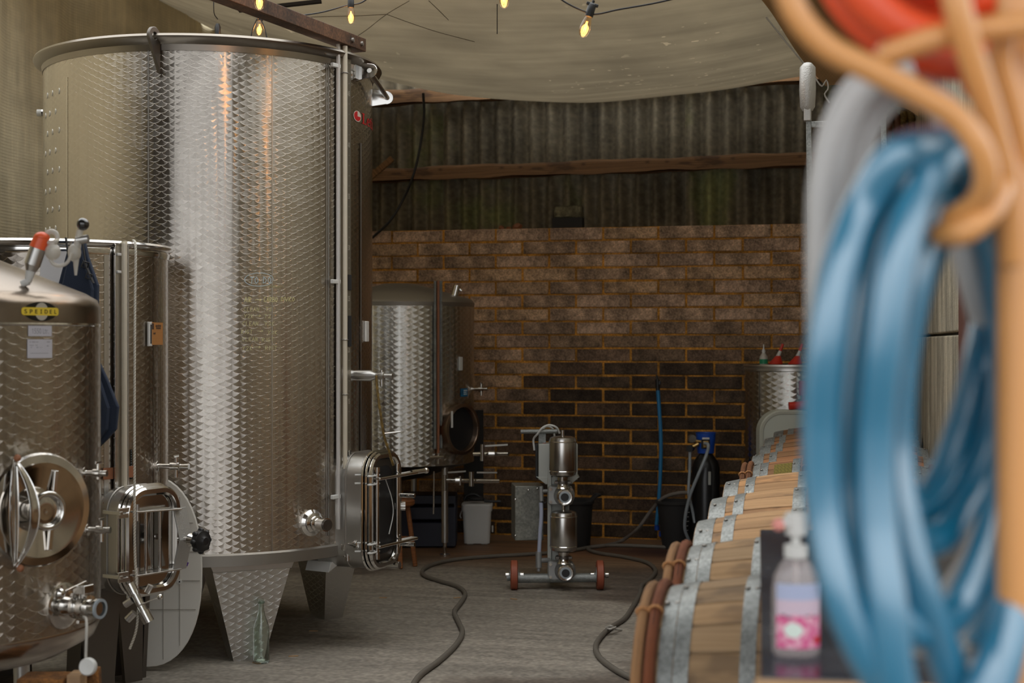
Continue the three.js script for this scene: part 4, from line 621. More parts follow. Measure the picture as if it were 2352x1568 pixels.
  solo('crate', 'dark blue-black plastic crate stored under the tank at the block wall', 'crate', [T(ext(holed(rrect(0.44, 0.40, 0.02), rrect(0.40, 0.02, 0.005, 0, 0.12), rrect(0.3, 0.02, 0.005, 0, 0.0)), 0.3, 0.006), view((985 - 1176) / 3396 * 11.6, 0.21, 11.75), [0, YAW, 0])], M.navyBag);
  solo('drip_tray', 'flat black sheet standing upright behind the tank with the open round hatch', 'panel', [box(0.16, 1.04, 0.03, (() => { const p = at(1088, 1075, 12.1); p.y = 0.52; return p; })(), [0, YAW, 0])], M.blackMatt);
  solo('yellow_cord', 'thin yellow cord hanging from the halfway valve of the tallest tank', 'cord', [tube([at(864, 862, 7.62), at(868, 905, 7.62), at(874, 950, 7.62), at(882, 1000, 7.64), at(893, 1035, 7.66), at(903, 1068, 7.7)], 0.0065, 40)], M.yellowHose);
  solo('steel_pin', 'short thin steel pin tied across the yellow cord', 'pin', [rod(at(879, 996, 7.64), at(920, 991, 7.64), 0.005)], M.polished);
}
// ---- stool, white bucket, black tool
{
  const D = 10.55, t = thing('stool', 'round wooden stool with a worn brown seat behind the hatch of the tallest tank', 'stool', view((906 - 1176) / 3396 * D, 0, D), YAW), h = 0.475;
  part(t, 'seat', [T(lathe([[0, h - 0.045], [0.13, h - 0.045], [0.145, h - 0.035], [0.145, h - 0.008], [0.135, h], [0, h + 0.002]], 40))], M.stool);
  for (const th of [20, 78, 140, 200, 260, 320].filter((_, i) => [0, 1, 3, 4].includes(i))) part(t, 'leg', [RM(bar([0, 0, 0.06], [0, h - 0.03, 0], 0.034, 0.03, 0.008), R2(th), 0, 0.095)], M.stool);
  part(t, 'stretcher', [bar([-0.12, 0.2, 0], [0.12, 0.2, 0], 0.022, 0.022), bar([0, 0.24, -0.12], [0, 0.24, 0.12], 0.022, 0.022)], M.stool);
}
{
  const D = 11.75, s = D / 3396, t = thing('bucket', 'white square plastic bucket with a lid beside the tank at the block wall', 'bucket', view((1096 - 1176) * s, 0, D), YAW), w = 62 * s, h = 92 * s, prof = (w0, y) => rrect(w0, w0, 0.03);
  const body = (w0, w1, y0, y1, r) => { const g = ext(rrect(1, 1, 0.14), 1, 0.0, 10); const p = g.attributes.position; for (let i = 0; i < p.count; i++) { const k = p.getZ(i), ww = lerp(w0, w1, k); p.setXYZ(i, p.getX(i) * ww, lerp(y0, y1, k), -p.getY(i) * ww); } g.computeVertexNormals(); return boxUV(g); };
  part(t, 'body', [body(w * 0.94, w * 1.06, 0.008, h * 0.86)], M.white); part(t, 'lid', [body(w * 1.12, w * 1.14, h * 0.83, h * 0.97), body(w * 1.05, w * 1.03, h * 0.97, h)], M.white); for (const x of [-0.25, 0.28]) part(t, 'foot', [box(0.05, 0.012, w * 0.8, [x * w, 0.006, 0])], M.white); part(t, 'handle', [tube([[-w * 0.57, h * 0.8, 0], [-w * 0.62, h * 0.7, 0.06], [-w * 0.58, h * 0.66, 0.1]], 0.005, 12), box(0.012, 0.05, 0.03, [w * 0.57, h * 0.36, 0.02])], M.white);
  const q = (a, b) => at(a, b, D), l = thing('scoop', 'black plastic scoop with a long handle lying on the white bucket', 'scoop'); part(l, 'bowl', [tube([q(1066, 1148), q(1072, 1138), q(1090, 1135), q(1106, 1143), q(1116, 1149)], 0.012, 30), ball(0.05, q(1092, 1145), [1.5, 0.35, 1])], M.black); part(l, 'handle', [rod(q(1112, 1150), q(1149, 1152), 0.011), rod(q(1140, 1151), q(1150, 1152), 0.015)], M.black);
}
// ---- the twin-head pump on wheels
{
  const D = 9.6, sc = 3396 / D, t = thing('filling_pump', 'wheeled steel pump with two upright pressure cylinders on a grey mast', 'pump', view((1280 - 1176) / sc, 0, D), YAW);
  const x = (p) => (p - 1280) / sc, y = (p) => (1350 - p) / sc, P = (a, b, z = 0) => V(x(a), y(b), z);
  const ax = part(t, 'axle', [rod(P(1190, 1325, 0.05), P(1372, 1323, 0.05), 0.03, 0.03, 20)], M.zinc);
  for (const p of [1181, 1377]) { const c = P(p, 1318), w = part(t, 'wheel', [turned([[0.035, -0.022], [0.085, -0.024], [0.094, -0.018], [0.094, 0.018], [0.085, 0.024], [0.035, 0.022]], c, c.clone().add(V(1, 0, 0)), 40)].map((g) => g.translate(0, 0.094 - c.y, 0.05)), M.rust); const cc = V(c.x, 0.094, 0.05); part(w, 'wheel_hub', [rod(cc.clone().add(V(-0.026, 0, 0)), cc.clone().add(V(0.026, 0, 0)), 0.05), rod(cc.clone().add(V(-0.045, 0, 0)), cc.clone().add(V(0.045, 0, 0)), 0.017)], M.zinc); part(w, 'axle_nut', [cyl(0.02, 0.02, 0.02, cc.clone().add(V(p < 1280 ? 0.05 : -0.05, 0, 0)), [0, 0, PI / 2], 6), cyl(0.02, 0.02, 0.02, cc.clone().add(V(p < 1280 ? -0.045 : 0.045, 0, 0)), [0, 0, PI / 2], 6)], M.polished); }
  part(t, 'axle_bolt', [rod(P(1164, 1324, 0.05), P(1176, 1322, 0.05), 0.022)], M.zinc);
  part(t, 'rear_foot', [rod(P(1268, 1325, -0.02), V(x(1268), 0.02, -0.42), 0.02), box(0.07, 0.02, 0.07, [x(1268), 0.01, -0.42])], M.zinc);
  const mast = part(t, 'mast', [box(0.125, 0.74, 0.08, [x(1283), y(1200), -0.05], undefined, 0.006), box(0.024, 0.72, 0.1, [x(1262), y(1200), -0.03], undefined, 0.003), box(0.012, 0.7, 0.11, [x(1305), y(1205), -0.03], undefined, 0.003)], M.paintGrey);
  for (const [py, dx] of [[1135, 0], [1306, 2]]) { // pump heads
    const c = P(1295 + dx, py, 0.15), h = part(t, 'pump_head', [ext(rrect(0.16, 0.12, 0.02, x(1286), y(py)), 0.08, 0.006).translate(0, 0, 0.0), turned([[0.07, 0], [0.068, 0.06], [0.045, 0.09]], V(c.x, c.y, 0.02), V(c.x, c.y, 1), 28)], M.cast);
    part(h, 'inlet_flange', [turned([[0.036, -0.08], [0.036, 0.0], [0.052, 0.004], [0.052, 0.024], [0.046, 0.03], [0.03, 0.028]], c, V(c.x, c.y, 1), 32)], M.polished); part(h, 'inlet_seal', [turned([[0.036, 0.028], [0.036, 0.033], [0.026, 0.033]], c, V(c.x, c.y, 1), 28)], M.lineHose); part(h, 'inlet_bore', [turned([[0.026, 0.03], [0, 0.03]], c, V(c.x, c.y, 1), 24)], M.black);
    for (const [bx, by] of [[-0.062, 0.042], [-0.062, -0.04], [0.07, 0.04]]) part(h, 'bolt', [cyl(0.011, 0.011, 0.016, [x(1286) + bx, y(py) + by, 0.085], [PI / 2, 0, 0], 6)], M.polished); }
  for (const [cx, t0, b0] of [[1291, 999, 1089], [1293, 1168, 1259]]) { const yb = y(b0), yt = y(t0), r = 31 / sc, c = V(x(cx), 0, 0.12), v = part(t, 'pressure_vessel', [lathe([[0, yb - 0.004], [r * 0.7, yb - 0.002], [r * 0.93, yb + 0.008], [r, yb + 0.03], [r, yt - 0.03], [r * 0.93, yt - 0.008], [r * 0.7, yt], [0, yt + 0.002]], 48).translate(c.x, 0, c.z)], M.vessel);
    for (const [y0, s] of [[yb + 0.03, 1], [yt - 0.03, -1]]) part(v, 'vessel_band', [lathe([[r + 0.0005, y0], [r + 0.003, y0 + s * 0.003], [r + 0.0005, y0 + s * 0.007]].sort((p, q) => p[1] - q[1]), 48).translate(c.x, 0, c.z)], M.polished);
    part(v, 'vessel_neck', [lathe([[0.045, y(b0 + 28)], [0.034, y(b0 + 22)], [0.034, y(b0 + 12)], [0.036, y(b0 + 6)], [0.036, yb + 0.01]], 28).translate(c.x, 0, c.z)], M.polished); part(v, 'clamp', [lathe([[0.034, y(b0 + 17)], [0.05, y(b0 + 17)], [0.05, y(b0 + 11)], [0.034, y(b0 + 11)]], 28).translate(c.x, 0, c.z), box(0.11, 0.018, 0.018, [c.x, y(b0 + 14), c.z + 0.03])], M.dark);
    part(v, 'vent_stem', [rod([c.x, yt - 0.005, c.z], [c.x, yt + 0.04, c.z], 0.011)], M.polished); }
  { const b = part(t, 'control_box', [box(0.255, 0.235, 0.16, [x(1282), y(1061), -0.09], undefined, 0.006)], M.paintGrey); part(b, 'box_bracket', [ext(poly([[x(1232), y(1095)], [x(1331), y(1095)], [x(1312), y(1112)], [x(1253), y(1112)]].reverse()), 0.17, 0.003).translate(0, 0, -0.17)], M.paintGrey); part(b, 'box_side', [box(0.016, 0.22, 0.14, [x(1233), y(1061), -0.1])], M.blackMatt); part(b, 'switch', [cyl(0.014, 0.014, 0.02, P(1250, 1016, -0.08), [0, 0, 0]), ball(0.013, P(1250, 1012, -0.08))], M.red, 'small red switch'); part(b, 'handle_post', [box(0.05, 0.09, 0.03, P(1246, 1003, -0.08))], M.zinc); }
  part(t, 'push_bar', [rod(P(1196, 992, -0.05), P(1280, 991, -0.05), 0.0145)], M.zinc);
  part(t, 'cable', [tube([P(1228, 1036, -0.09), P(1226, 1010, -0.08), P(1236, 996, -0.04), P(1246, 983, -0.03), P(1262, 977, -0.05), P(1278, 982, -0.05), P(1286, 996, -0.08)], 0.007, 50, false, 8), tube([P(1243, 990, -0.07), P(1256, 981, -0.08), P(1270, 986, -0.1), P(1276, 1010, -0.12)], 0.006, 30, false, 8)], M.white);
  { const m = part(t, 'motor_cover', [box(0.19, 0.36, 0.24, P(1212, 1184, -0.26), [0, 0.10, 0], 0.006)], std({ color: rgb(0.36, 0.36, 0.33), metalness: 0.4, roughness: 0.45, map: rep(spangle, 0.4) })); for (const [a, b] of [[1184, 1152], [1214, 1130], [1184, 1236], [1235, 1126], [1240, 1236]]) part(m, 'cover_screw', [ball(0.008, P(a, b, -0.132), [1, 1, 0.5], 8, 6)], M.polished); }
  { const s = part(t, 'bypass_tube', [tube([P(1242, 1152, 0.05), P(1243, 1180, 0.05), P(1240, 1220, 0.05), P(1238, 1264, 0.05)], 0.013, 24)], phy({ color: rgb(0.52, 0.56, 0.70), roughness: 0.3, transmission: 0.3, thickness: 0 })); part(s, 'tube_fitting', [rod(P(1242, 1115, 0.05), P(1243, 1148, 0.05), 0.014), rod(P(1242, 1126, 0.05), P(1262, 1126, 0.03), 0.012)], M.cast); part(s, 'tube_fitting', [rod(P(1237, 1264, 0.05), P(1237, 1300, 0.05), 0.02), rod(P(1237, 1284, 0.05), P(1262, 1285, 0.02), 0.016), cyl(0.012, 0.012, 0.02, P(1237, 1305, 0.05), [0, 0, 0], 6)], M.cast); part(s, 'tube_ring', [ring(0.014, 0.004, P(1250, 1148, 0.05), [0, 0.3, 0], 18, 6)], M.black); }
}
// ---- black tubs, blue lance, gas bottle at the block wall
function tub(name, label, px, D, rt, rb, h, ears, grad) {
  const t = thing(name, label, 'tub', view((px - 1176) / 3396 * D, 0, D), YAW);
  part(t, 'body', [lathe([[0, 0.004], [rb, 0], [rb + 0.004, 0.01], [rt, h - 0.02], [rt + 0.012, h - 0.02], [rt + 0.012, h], [rt - 0.004, h], [rb - 0.004, 0.014], [0, 0.014]], 48)], M.blackMatt);
  if (ears) for (const s of [-1, 1]) part(t, 'handle', [tube([[s * (rt - 0.03), h - 0.02, 0.06], [s * (rt + 0.02), h + 0.035, 0.06], [s * (rt + 0.055), h + 0.04, 0], [s * (rt + 0.02), h + 0.035, -0.06], [s * (rt - 0.03), h - 0.02, -0.06]], 0.012, 30)], M.blackMatt);
  if (grad) part(t, 'scale_marks', Array.from({ length: 7 }, (_, i) => { const y = 0.08 + i * 0.035; return RM(box(i % 2 ? 0.016 : 0.026, 0.005, 0.003, [0, 0, 0], undefined, 0), R2(38), y, lerp(rb, rt, y / h) + 0.003); }), M.white).userData.kind = 'stuff';
  return t;
}
tub('tub', 'black rubber tub with looped handles on the floor behind the pump', 1322, 11.55, 0.135, 0.11, 0.36, true);
tub('tub', 'black tapered tub with scale marks in front of the gas bottle', 1552, 11.45, 0.145, 0.10, 0.37, false, true);
{
  const t = thing('cleaning_lance', 'bright blue lance with a black nozzle leaning upright on the block wall', 'lance'), q = (a, b, d = 11.78) => at(a, b, d);
  part(t, 'tube', [tube([q(1511, 893), q(1515, 950), q(1518, 1010), q(1517, 1080), q(1513, 1150), q(1508, 1205)], 0.0155, 40)], M.blueTube); part(t, 'nozzle', [rod(q(1511, 896), q(1510, 872), 0.017, 0.018), rod(q(1510, 872), q(1508, 861), 0.01, 0.006), box(0.03, 0.03, 0.03, q(1514, 879))], M.black); for (const [a, b] of [[1509, 1212], [1519, 1226]]) part(t, 'end_cap', [rod(q(a, b - 6), q(a, b + 5), 0.02)], M.blueCap);
}
{
  const D = 11.3, sc = 3396 / D, t = thing('gas_bottle', 'black gas cylinder with a blue collar and brass regulator beside the barrels', 'gas bottle', view((1621 - 1176) / sc, 0, D), YAW), y = (p) => EYE + (784 - p) / sc, x = (p) => (p - 1621) / sc, P = (a, b, z = 0) => V(x(a), y(b), z), r = 0.107;
  part(t, 'cylinder', [lathe([[0, 0.004], [r - 0.02, 0], [r, 0.02], [r, y(1075)], [r - 0.012, y(1060)], [r - 0.05, y(1044)], [0.04, y(1038)], [0, y(1038)]], 48)], std({ color: rgb(0.008, 0.008, 0.009), roughness: 0.3 }));
  const c = part(t, 'collar', [lathe([[0.058, y(1040)], [0.062, y(1040)], [0.076, y(994)], [0.080, y(993)], [0.074, y(993)], [0.054, y(1040)]], 40)], M.blueCap); 
  part(t, 'valve', [rod([0, y(1038), 0], [0, y(998), 0], 0.018), box(0.04, 0.05, 0.05, P(1618, 1018, 0.065)), rod(P(1618, 1018, 0.05), P(1618, 1018, 0.12), 0.014)], M.brass);
  part(c, 'collar_window', [box(0.066, 0.07, 0.012, P(1618, 1018, 0.066))], M.blackMatt); part(c, 'collar_clip', [box(0.055, 0.014, 0.006, P(1618, 1005, 0.08))], M.white);
  const g = part(t, 'regulator', [rod(P(1602, 1018, 0.06), P(1585, 1026, 0.06), 0.016), rod(P(1608, 1013, 0.05), P(1590, 1010, 0.05), 0.012)], M.brass); part(g, 'pressure_dial', [rod(P(1586, 1005, 0.045), P(1588, 1006, 0.075), 0.03)], M.satin); part(g, 'regulator_knob', [rod(P(1586, 1028, 0.05), P(1580, 1028, 0.1), 0.026)], M.black);
  part(t, 'label_strip', [RM(box(0.02, 0.1, 0.003, [0, 0, 0]), R2(8), y(1095), r)], M.paintGrey);
  const w = (a, b, d) => at(a, b, d);
  solo('gas_hose', 'clear grey hose curving from the gas regulator down into the black tub', 'hose', [tube([w(1619, 1018, 11.17), w(1627, 1022, 11.1), w(1624, 1040, 11.1), w(1603, 1092, 11.1), w(1586, 1135, 11.15), w(1575, 1180, 11.2), w(1573, 1215, 11.25), w(1582, 1240, 11.3)], 0.0125, 60)], M.lineHose);
  solo('gas_hose', 'straight grey hose hanging from the regulator knob behind the curved one', 'hose', [tube([w(1585, 1032, 11.22), w(1584, 1080, 11.22), w(1582, 1130, 11.22), w(1590, 1170, 11.25), w(1596, 1200, 11.25)], 0.0115, 40)], M.lineHose);
}
// ---- hoses on the floor
{
  const F = (a, b, y = 0.014) => onY(a, b, y);
  const h1 = solo('floor_hose', 'dark hose snaking over the floor towards the front from beside the pump', 'hose', [tube([F(1352, 1257), F(1300, 1266), F(1220, 1272), F(1130, 1277), F(1050, 1284), F(1000, 1294), F(972, 1308), F(976, 1322), F(1010, 1334), F(1050, 1346), F(1068, 1362), F(1058, 1384), F(1044, 1404), F(1054, 1430), F(1062, 1452), F(1044, 1484), F(1005, 1520), F(965, 1550), F(945, 1580), F(930, 1640)], 0.0145, 220)], M.floorHose);
  const h2 = thing('floor_hose', 'long hose looping from the marked black tub across the floor to the barrels', 'hose'), pt = [at(1585, 1131, 11.3), at(1560, 1132, 11.36), at(1524, 1143, 11.45), at(1496, 1172, 11.55), at(1465, 1214, 11.6), F(1430, 1240, 0.02), F(1390, 1252), F(1352, 1257)];
  part(h2, 'rising_run', [tube(pt, 0.014, 70)], std({ color: rgb(0.17, 0.15, 0.13), roughness: 0.6 }));
  part(h2, 'floor_run', [tube([F(1560, 1258), F(1480, 1254), F(1400, 1252), F(1362, 1255), F(1350, 1260), F(1372, 1269), F(1430, 1278), F(1482, 1290), F(1505, 1308), F(1497, 1326), F(1474, 1345), F(1470, 1362), F(1452, 1395), F(1432, 1422), F(1404, 1440), F(1380, 1462), F(1368, 1486), F(1378, 1510), F(1402, 1530), F(1440, 1552), F(1500, 1575)], 0.0145, 200)], M.floorHose);
  part(h2, 'tie', [tube([F(1395, 1440, 0.03), F(1404, 1437, 0.05), F(1414, 1444, 0.02), F(1428, 1446, 0.006)], 0.006, 16, false, 6), tube([F(1414, 1440, 0.034), F(1402, 1444, 0.04), F(1392, 1441, 0.01)], 0.006, 16, false, 6)], M.rope, 'frayed string tied round the hose');
  // straw and chips
  for (const [a, b, r] of [[880, 1372, 0.1], [674, 1506, 0.5], [590, 1522, -0.3], [1050, 1372, 0.8], [720, 1448, 0.2], [1180, 1375, -0.5]]) solo('straw_chip', ['short pale straw chip on the bare floor right of the second tank leg', 'straw chip on the floor right of the glass bottle', 'straw chip just in front of the glass bottle', 'straw chip close to the bend of the dark floor hose', 'straw chip in the shade beside the front tank leg', 'straw chip on the floor left of the pump wheel'][[880, 674, 590, 1050, 720, 1180].indexOf(a)], 'straw', [box(0.05, 0.004, 0.012, onY(a, b, 0.003), [0, r, 0], 0.001)], M.plank);
}
// glass bottle
{
  const D = 7.16, p = onY(600, 1521, 0), t = thing('bottle', 'empty clear glass wine bottle standing in front of the tall tank\'s marbled leg', 'bottle', p, YAW), k = 148 / 3396 * -view(0, 0, 0).z + 0;
  const h = 146 / 3396 * 7.37, r = 0.0405, s = h / 0.31;
  part(t, 'glass_body', [lathe([[0, 0.012], [0.03, 0.004], [r - 0.002, 0], [r, 0.006], [r, 0.165 * s], [r - 0.006, 0.19 * s], [0.02, 0.235 * s], [0.015, 0.26 * s], [0.0145, 0.298 * s], [0.0145, h], [0.0105, h], [0.0105, 0.26 * s], [0.016, 0.235 * s], [r - 0.0095, 0.19 * s], [r - 0.0035, 0.165 * s], [r - 0.0035, 0.014], [0.02, 0.02], [0, 0.03]], 48)], M.glass);
  part(t, 'neck_ring', [lathe([[0.0145, h - 0.022], [0.0175, h - 0.02], [0.0175, h - 0.012], [0.0145, h - 0.01]], 32)], M.glass);
}
// ---------------------------------------------------------------- barrels along the right wall
const BL = 0.95, BRB = 0.35, BRH = 0.29, bR = (x) => BRB - (BRB - BRH) * Math.pow(Math.abs(x) / (BL / 2), 1.9), BBASE = 0.338;
const staveGeo = (() => { const n = 26, a = TAU / n * 0.493, g = grid((u, v) => { const x = (u - 0.5) * BL, t = lerp(a, -a, v), r = bR(x) - (Math.abs(v - 0.5) > 0.42 ? 0.0025 : 0); return V(x, r * Math.cos(t), r * Math.sin(t)); }, 16, 6, 0.026, (u, v) => [u * BL, v * 0.085]); return { n, g }; })();
function hoopGeo(x0, x1, th = 0.0022) { const p = []; for (let i = 0; i <= 4; i++) { const x = lerp(x0, x1, i / 4); p.push([bR(x) + th, x]); } p.unshift([bR(x0) - 0.001, x0]); p.push([bR(x1) - 0.001, x1]); return lathe(p, 72).rotateZ(-PI / 2); }
const rivet = (x) => [-0.012, 0.012].map((d) => T(ball(0.007, [0, 0, 0], [1, 0.5, 1], 8, 6), [x + d, Math.cos(0.25) * (bR(x) + 0.003), Math.sin(0.25) * (bR(x) + 0.003)]));
const hazel = (x) => ring(bR(x) + 0.011, 0.0135, [x, 0, 0], [0, PI / 2, 0], 72, 8);
const binding = (x, n) => Array.from({ length: n }, (_, i) => { const t = 0.5 + i * 0.9, r = bR(x) + 0.012; return ring(0.016, 0.0045, [x, r * Math.cos(t), r * Math.sin(t)], [t, 0, 0], 10, 5); });
function barrel(wooden, pale, mats, label, z, dx, roll) {
  const t = thing('wine_barrel', label, 'barrel', V(-0.065 + dx, BBASE + BRB, z), 0, undefined), inner = new THREE.Group(); t.rotation.x = 0;
  for (let i = 0; i < staveGeo.n; i++) { const m = part(t, 'stave', staveGeo.g.clone(), mats[(i * 7 + Math.floor(z * 10) + 100) % mats.length]); m.geometry = staveGeo.g; m.rotation.x = roll + i * TAU / staveGeo.n; }
  for (const s of [-1, 1]) {
    const hd = part(t, 'head', [lathe([[0, 0], [bR(BL / 2) - 0.024, 0], [bR(BL / 2) - 0.024, 0.02]], 40).rotateZ(s * PI / 2).translate(s * (BL / 2 - 0.035), 0, 0)], mats[0]);
    const st = (a, b) => { const x0 = s < 0 ? -BL / 2 + a : BL / 2 - b, x1 = s < 0 ? -BL / 2 + b : BL / 2 - a; const m = part(t, 'hoop', [hoopGeo(x0, x1)], M.zinc); part(m, 'rivet', rivet((x0 + x1) / 2), M.dull); m.rotation.x = 0.15 * Math.sin(a * 90 + z); return m; };
    if (wooden) { for (const a of [0.016, 0.046]) { const x = s * (BL / 2 - a), m = part(t, 'chestnut_hoop', [hazel(x)], pale ? (a === 0.016 || a === 0.346 ? M.hoopCream : M.hoopRed) : M.chestnut); for (const bd of binding(x, 4)) part(m, 'binding', bd, M.willow); } st(0.064, 0.098); st(0.1, 0.136); st(0.252, 0.288); for (const a of [0.315, 0.346]) { const x = s * (BL / 2 - a), m = part(t, 'chestnut_hoop', [hazel(x)], pale ? (a === 0.016 || a === 0.346 ? M.hoopCream : M.hoopRed) : M.chestnut); for (const bd of binding(x, 4)) part(m, 'binding', bd, M.willow); } }
    else { st(0.002, 0.064); st(0.094, 0.134); st(0.318, 0.366); }
  }
  part(t, 'bung', [T(lathe([[0, 0.028], [0.022, 0.028], [0.027, 0.022], [0.024, -0.01]], 24), [0, BRB, 0])], M.bung);
  return t;
}
const BL_LABELS = ['nearest barrel of the row, beside the dark bar top, cream and red wooden hoops', 'second barrel from the front, the farther of the two with cream and red hoops', 'pale oak barrel third from the front, directly behind the two with cream and red hoops', 'plain oak barrel fourth from the front, behind the third pale one', 'fifth barrel from the front, with white chalk digits on its second hoop', 'darker barrel behind the ladder, brown wooden hoops with willow ties', 'dark reddish barrel just behind the one with brown wooden hoops', 'eighth barrel in the row, mostly hidden behind darker barrels', 'second last barrel of the row, only its end hoops showing', 'last barrel of the row, in front of the pale canister'];
for (let k = 0; k < 10; k++) { const wood = [0, 1, 5].includes(k), z = -3.64 - 0.73 * k - (k > 4 ? 0.06 : 0), dk = k >= 5, b = barrel(wood, k < 2, dk ? oakDark : k < 2 ? oakGrey : oak, BL_LABELS[k], z, ([0.038, 0.010, 0.018][k] ?? rr(-0.012, 0.012)), rr(0, 1));
  if (k === 4) { const tx = canvasTex(64, 64, (g) => { g.clearRect(0, 0, 64, 64); g.strokeStyle = '#dfe0da'; g.lineWidth = 5; g.lineCap = 'round'; write(g, '18', 8, 52, 20, 36, 0, 1.2); }); part(b, 'chalk_mark', [grid((u, v) => { const x = -BL / 2 + 0.096 + u * 0.036, q = 0.62 - v * 0.10, r = bR(x) + 0.0035; return V(x, r * Math.cos(q), r * Math.sin(q)); }, 2, 4)], sheetDecal(tx, { roughness: 0.9 })); }
  if (k === 5) part(b, 'painted_patch', [grid((u, v) => { const x = -BL / 2 + 0.165 + u * 0.085, q = 0.7 - v * 0.45, r = bR(x) + 0.002; return V(x, r * Math.cos(q), r * Math.sin(q)); }, 3, 6)], std({ color: rgb(0.42, 0.34, 0.06), map: rep(grainTex, 0.2), roughness: 0.9 }), 'faded yellow stencil patch'); }
solo('barrel_rail', 'squared timber rail on the floor under the aisle ends of the barrels', 'rail', [box(0.12, 0.332, 7.3, [-0.37, 0.166, -6.87], undefined, 0.01)], M.timber);
solo('barrel_rail', 'squared timber rail on the floor under the wall ends of the barrels', 'rail', [box(0.12, 0.332, 7.3, [0.24, 0.166, -6.87], undefined, 0.01)], M.timber);
// ladder standing in the gap between barrels
{
  const z = -3.64 - 0.73 * 4.5 - 0.03, xa = onZ(1857, 784, z).x, xb = onZ(2029, 784, z).x, top = onZ(1850, 246, z).y, tilt = (py) => onZ(1850, py, z).y;
  const lx = (x, y) => x + (top - y) * 0.012, t = thing('ladder', 'grey metal ladder with tape-wrapped tops standing among the barrels', 'ladder');
  for (const [x, n] of [[xa, 0], [xb, 1]]) { const r = part(t, 'stile', [bar([lx(x, 0), 0, z], [lx(x, top), top, z], 0.030, 0.024, 0.003)], M.zinc); const y1 = tilt(n ? 195 : 145); part(r, 'wrapped_top', [turned([[0.022, -0.02], [0.034, 0.0], [0.038, 0.08], [0.036, y1 - top - 0.02], [0.018, y1 - top], [0, y1 - top + 0.004]], V(lx(x, top) - 0.004, top, z), V(lx(x, top) - 0.004, 9, z), 24), box(0.034, 0.075, 0.05, [lx(x, top) - 0.004, top - 0.03, z], undefined, 0.006)], M.tape); }
  for (let k = -9; k < 1; k++) { const y = tilt(287) + k * 0.283; if (y > 0.1) part(t, 'rung', [box(xb - xa, 0.030, 0.022, [(lx(xa, y) + lx(xb, y)) / 2, y, z], undefined, 0.004)], M.zinc); }
}
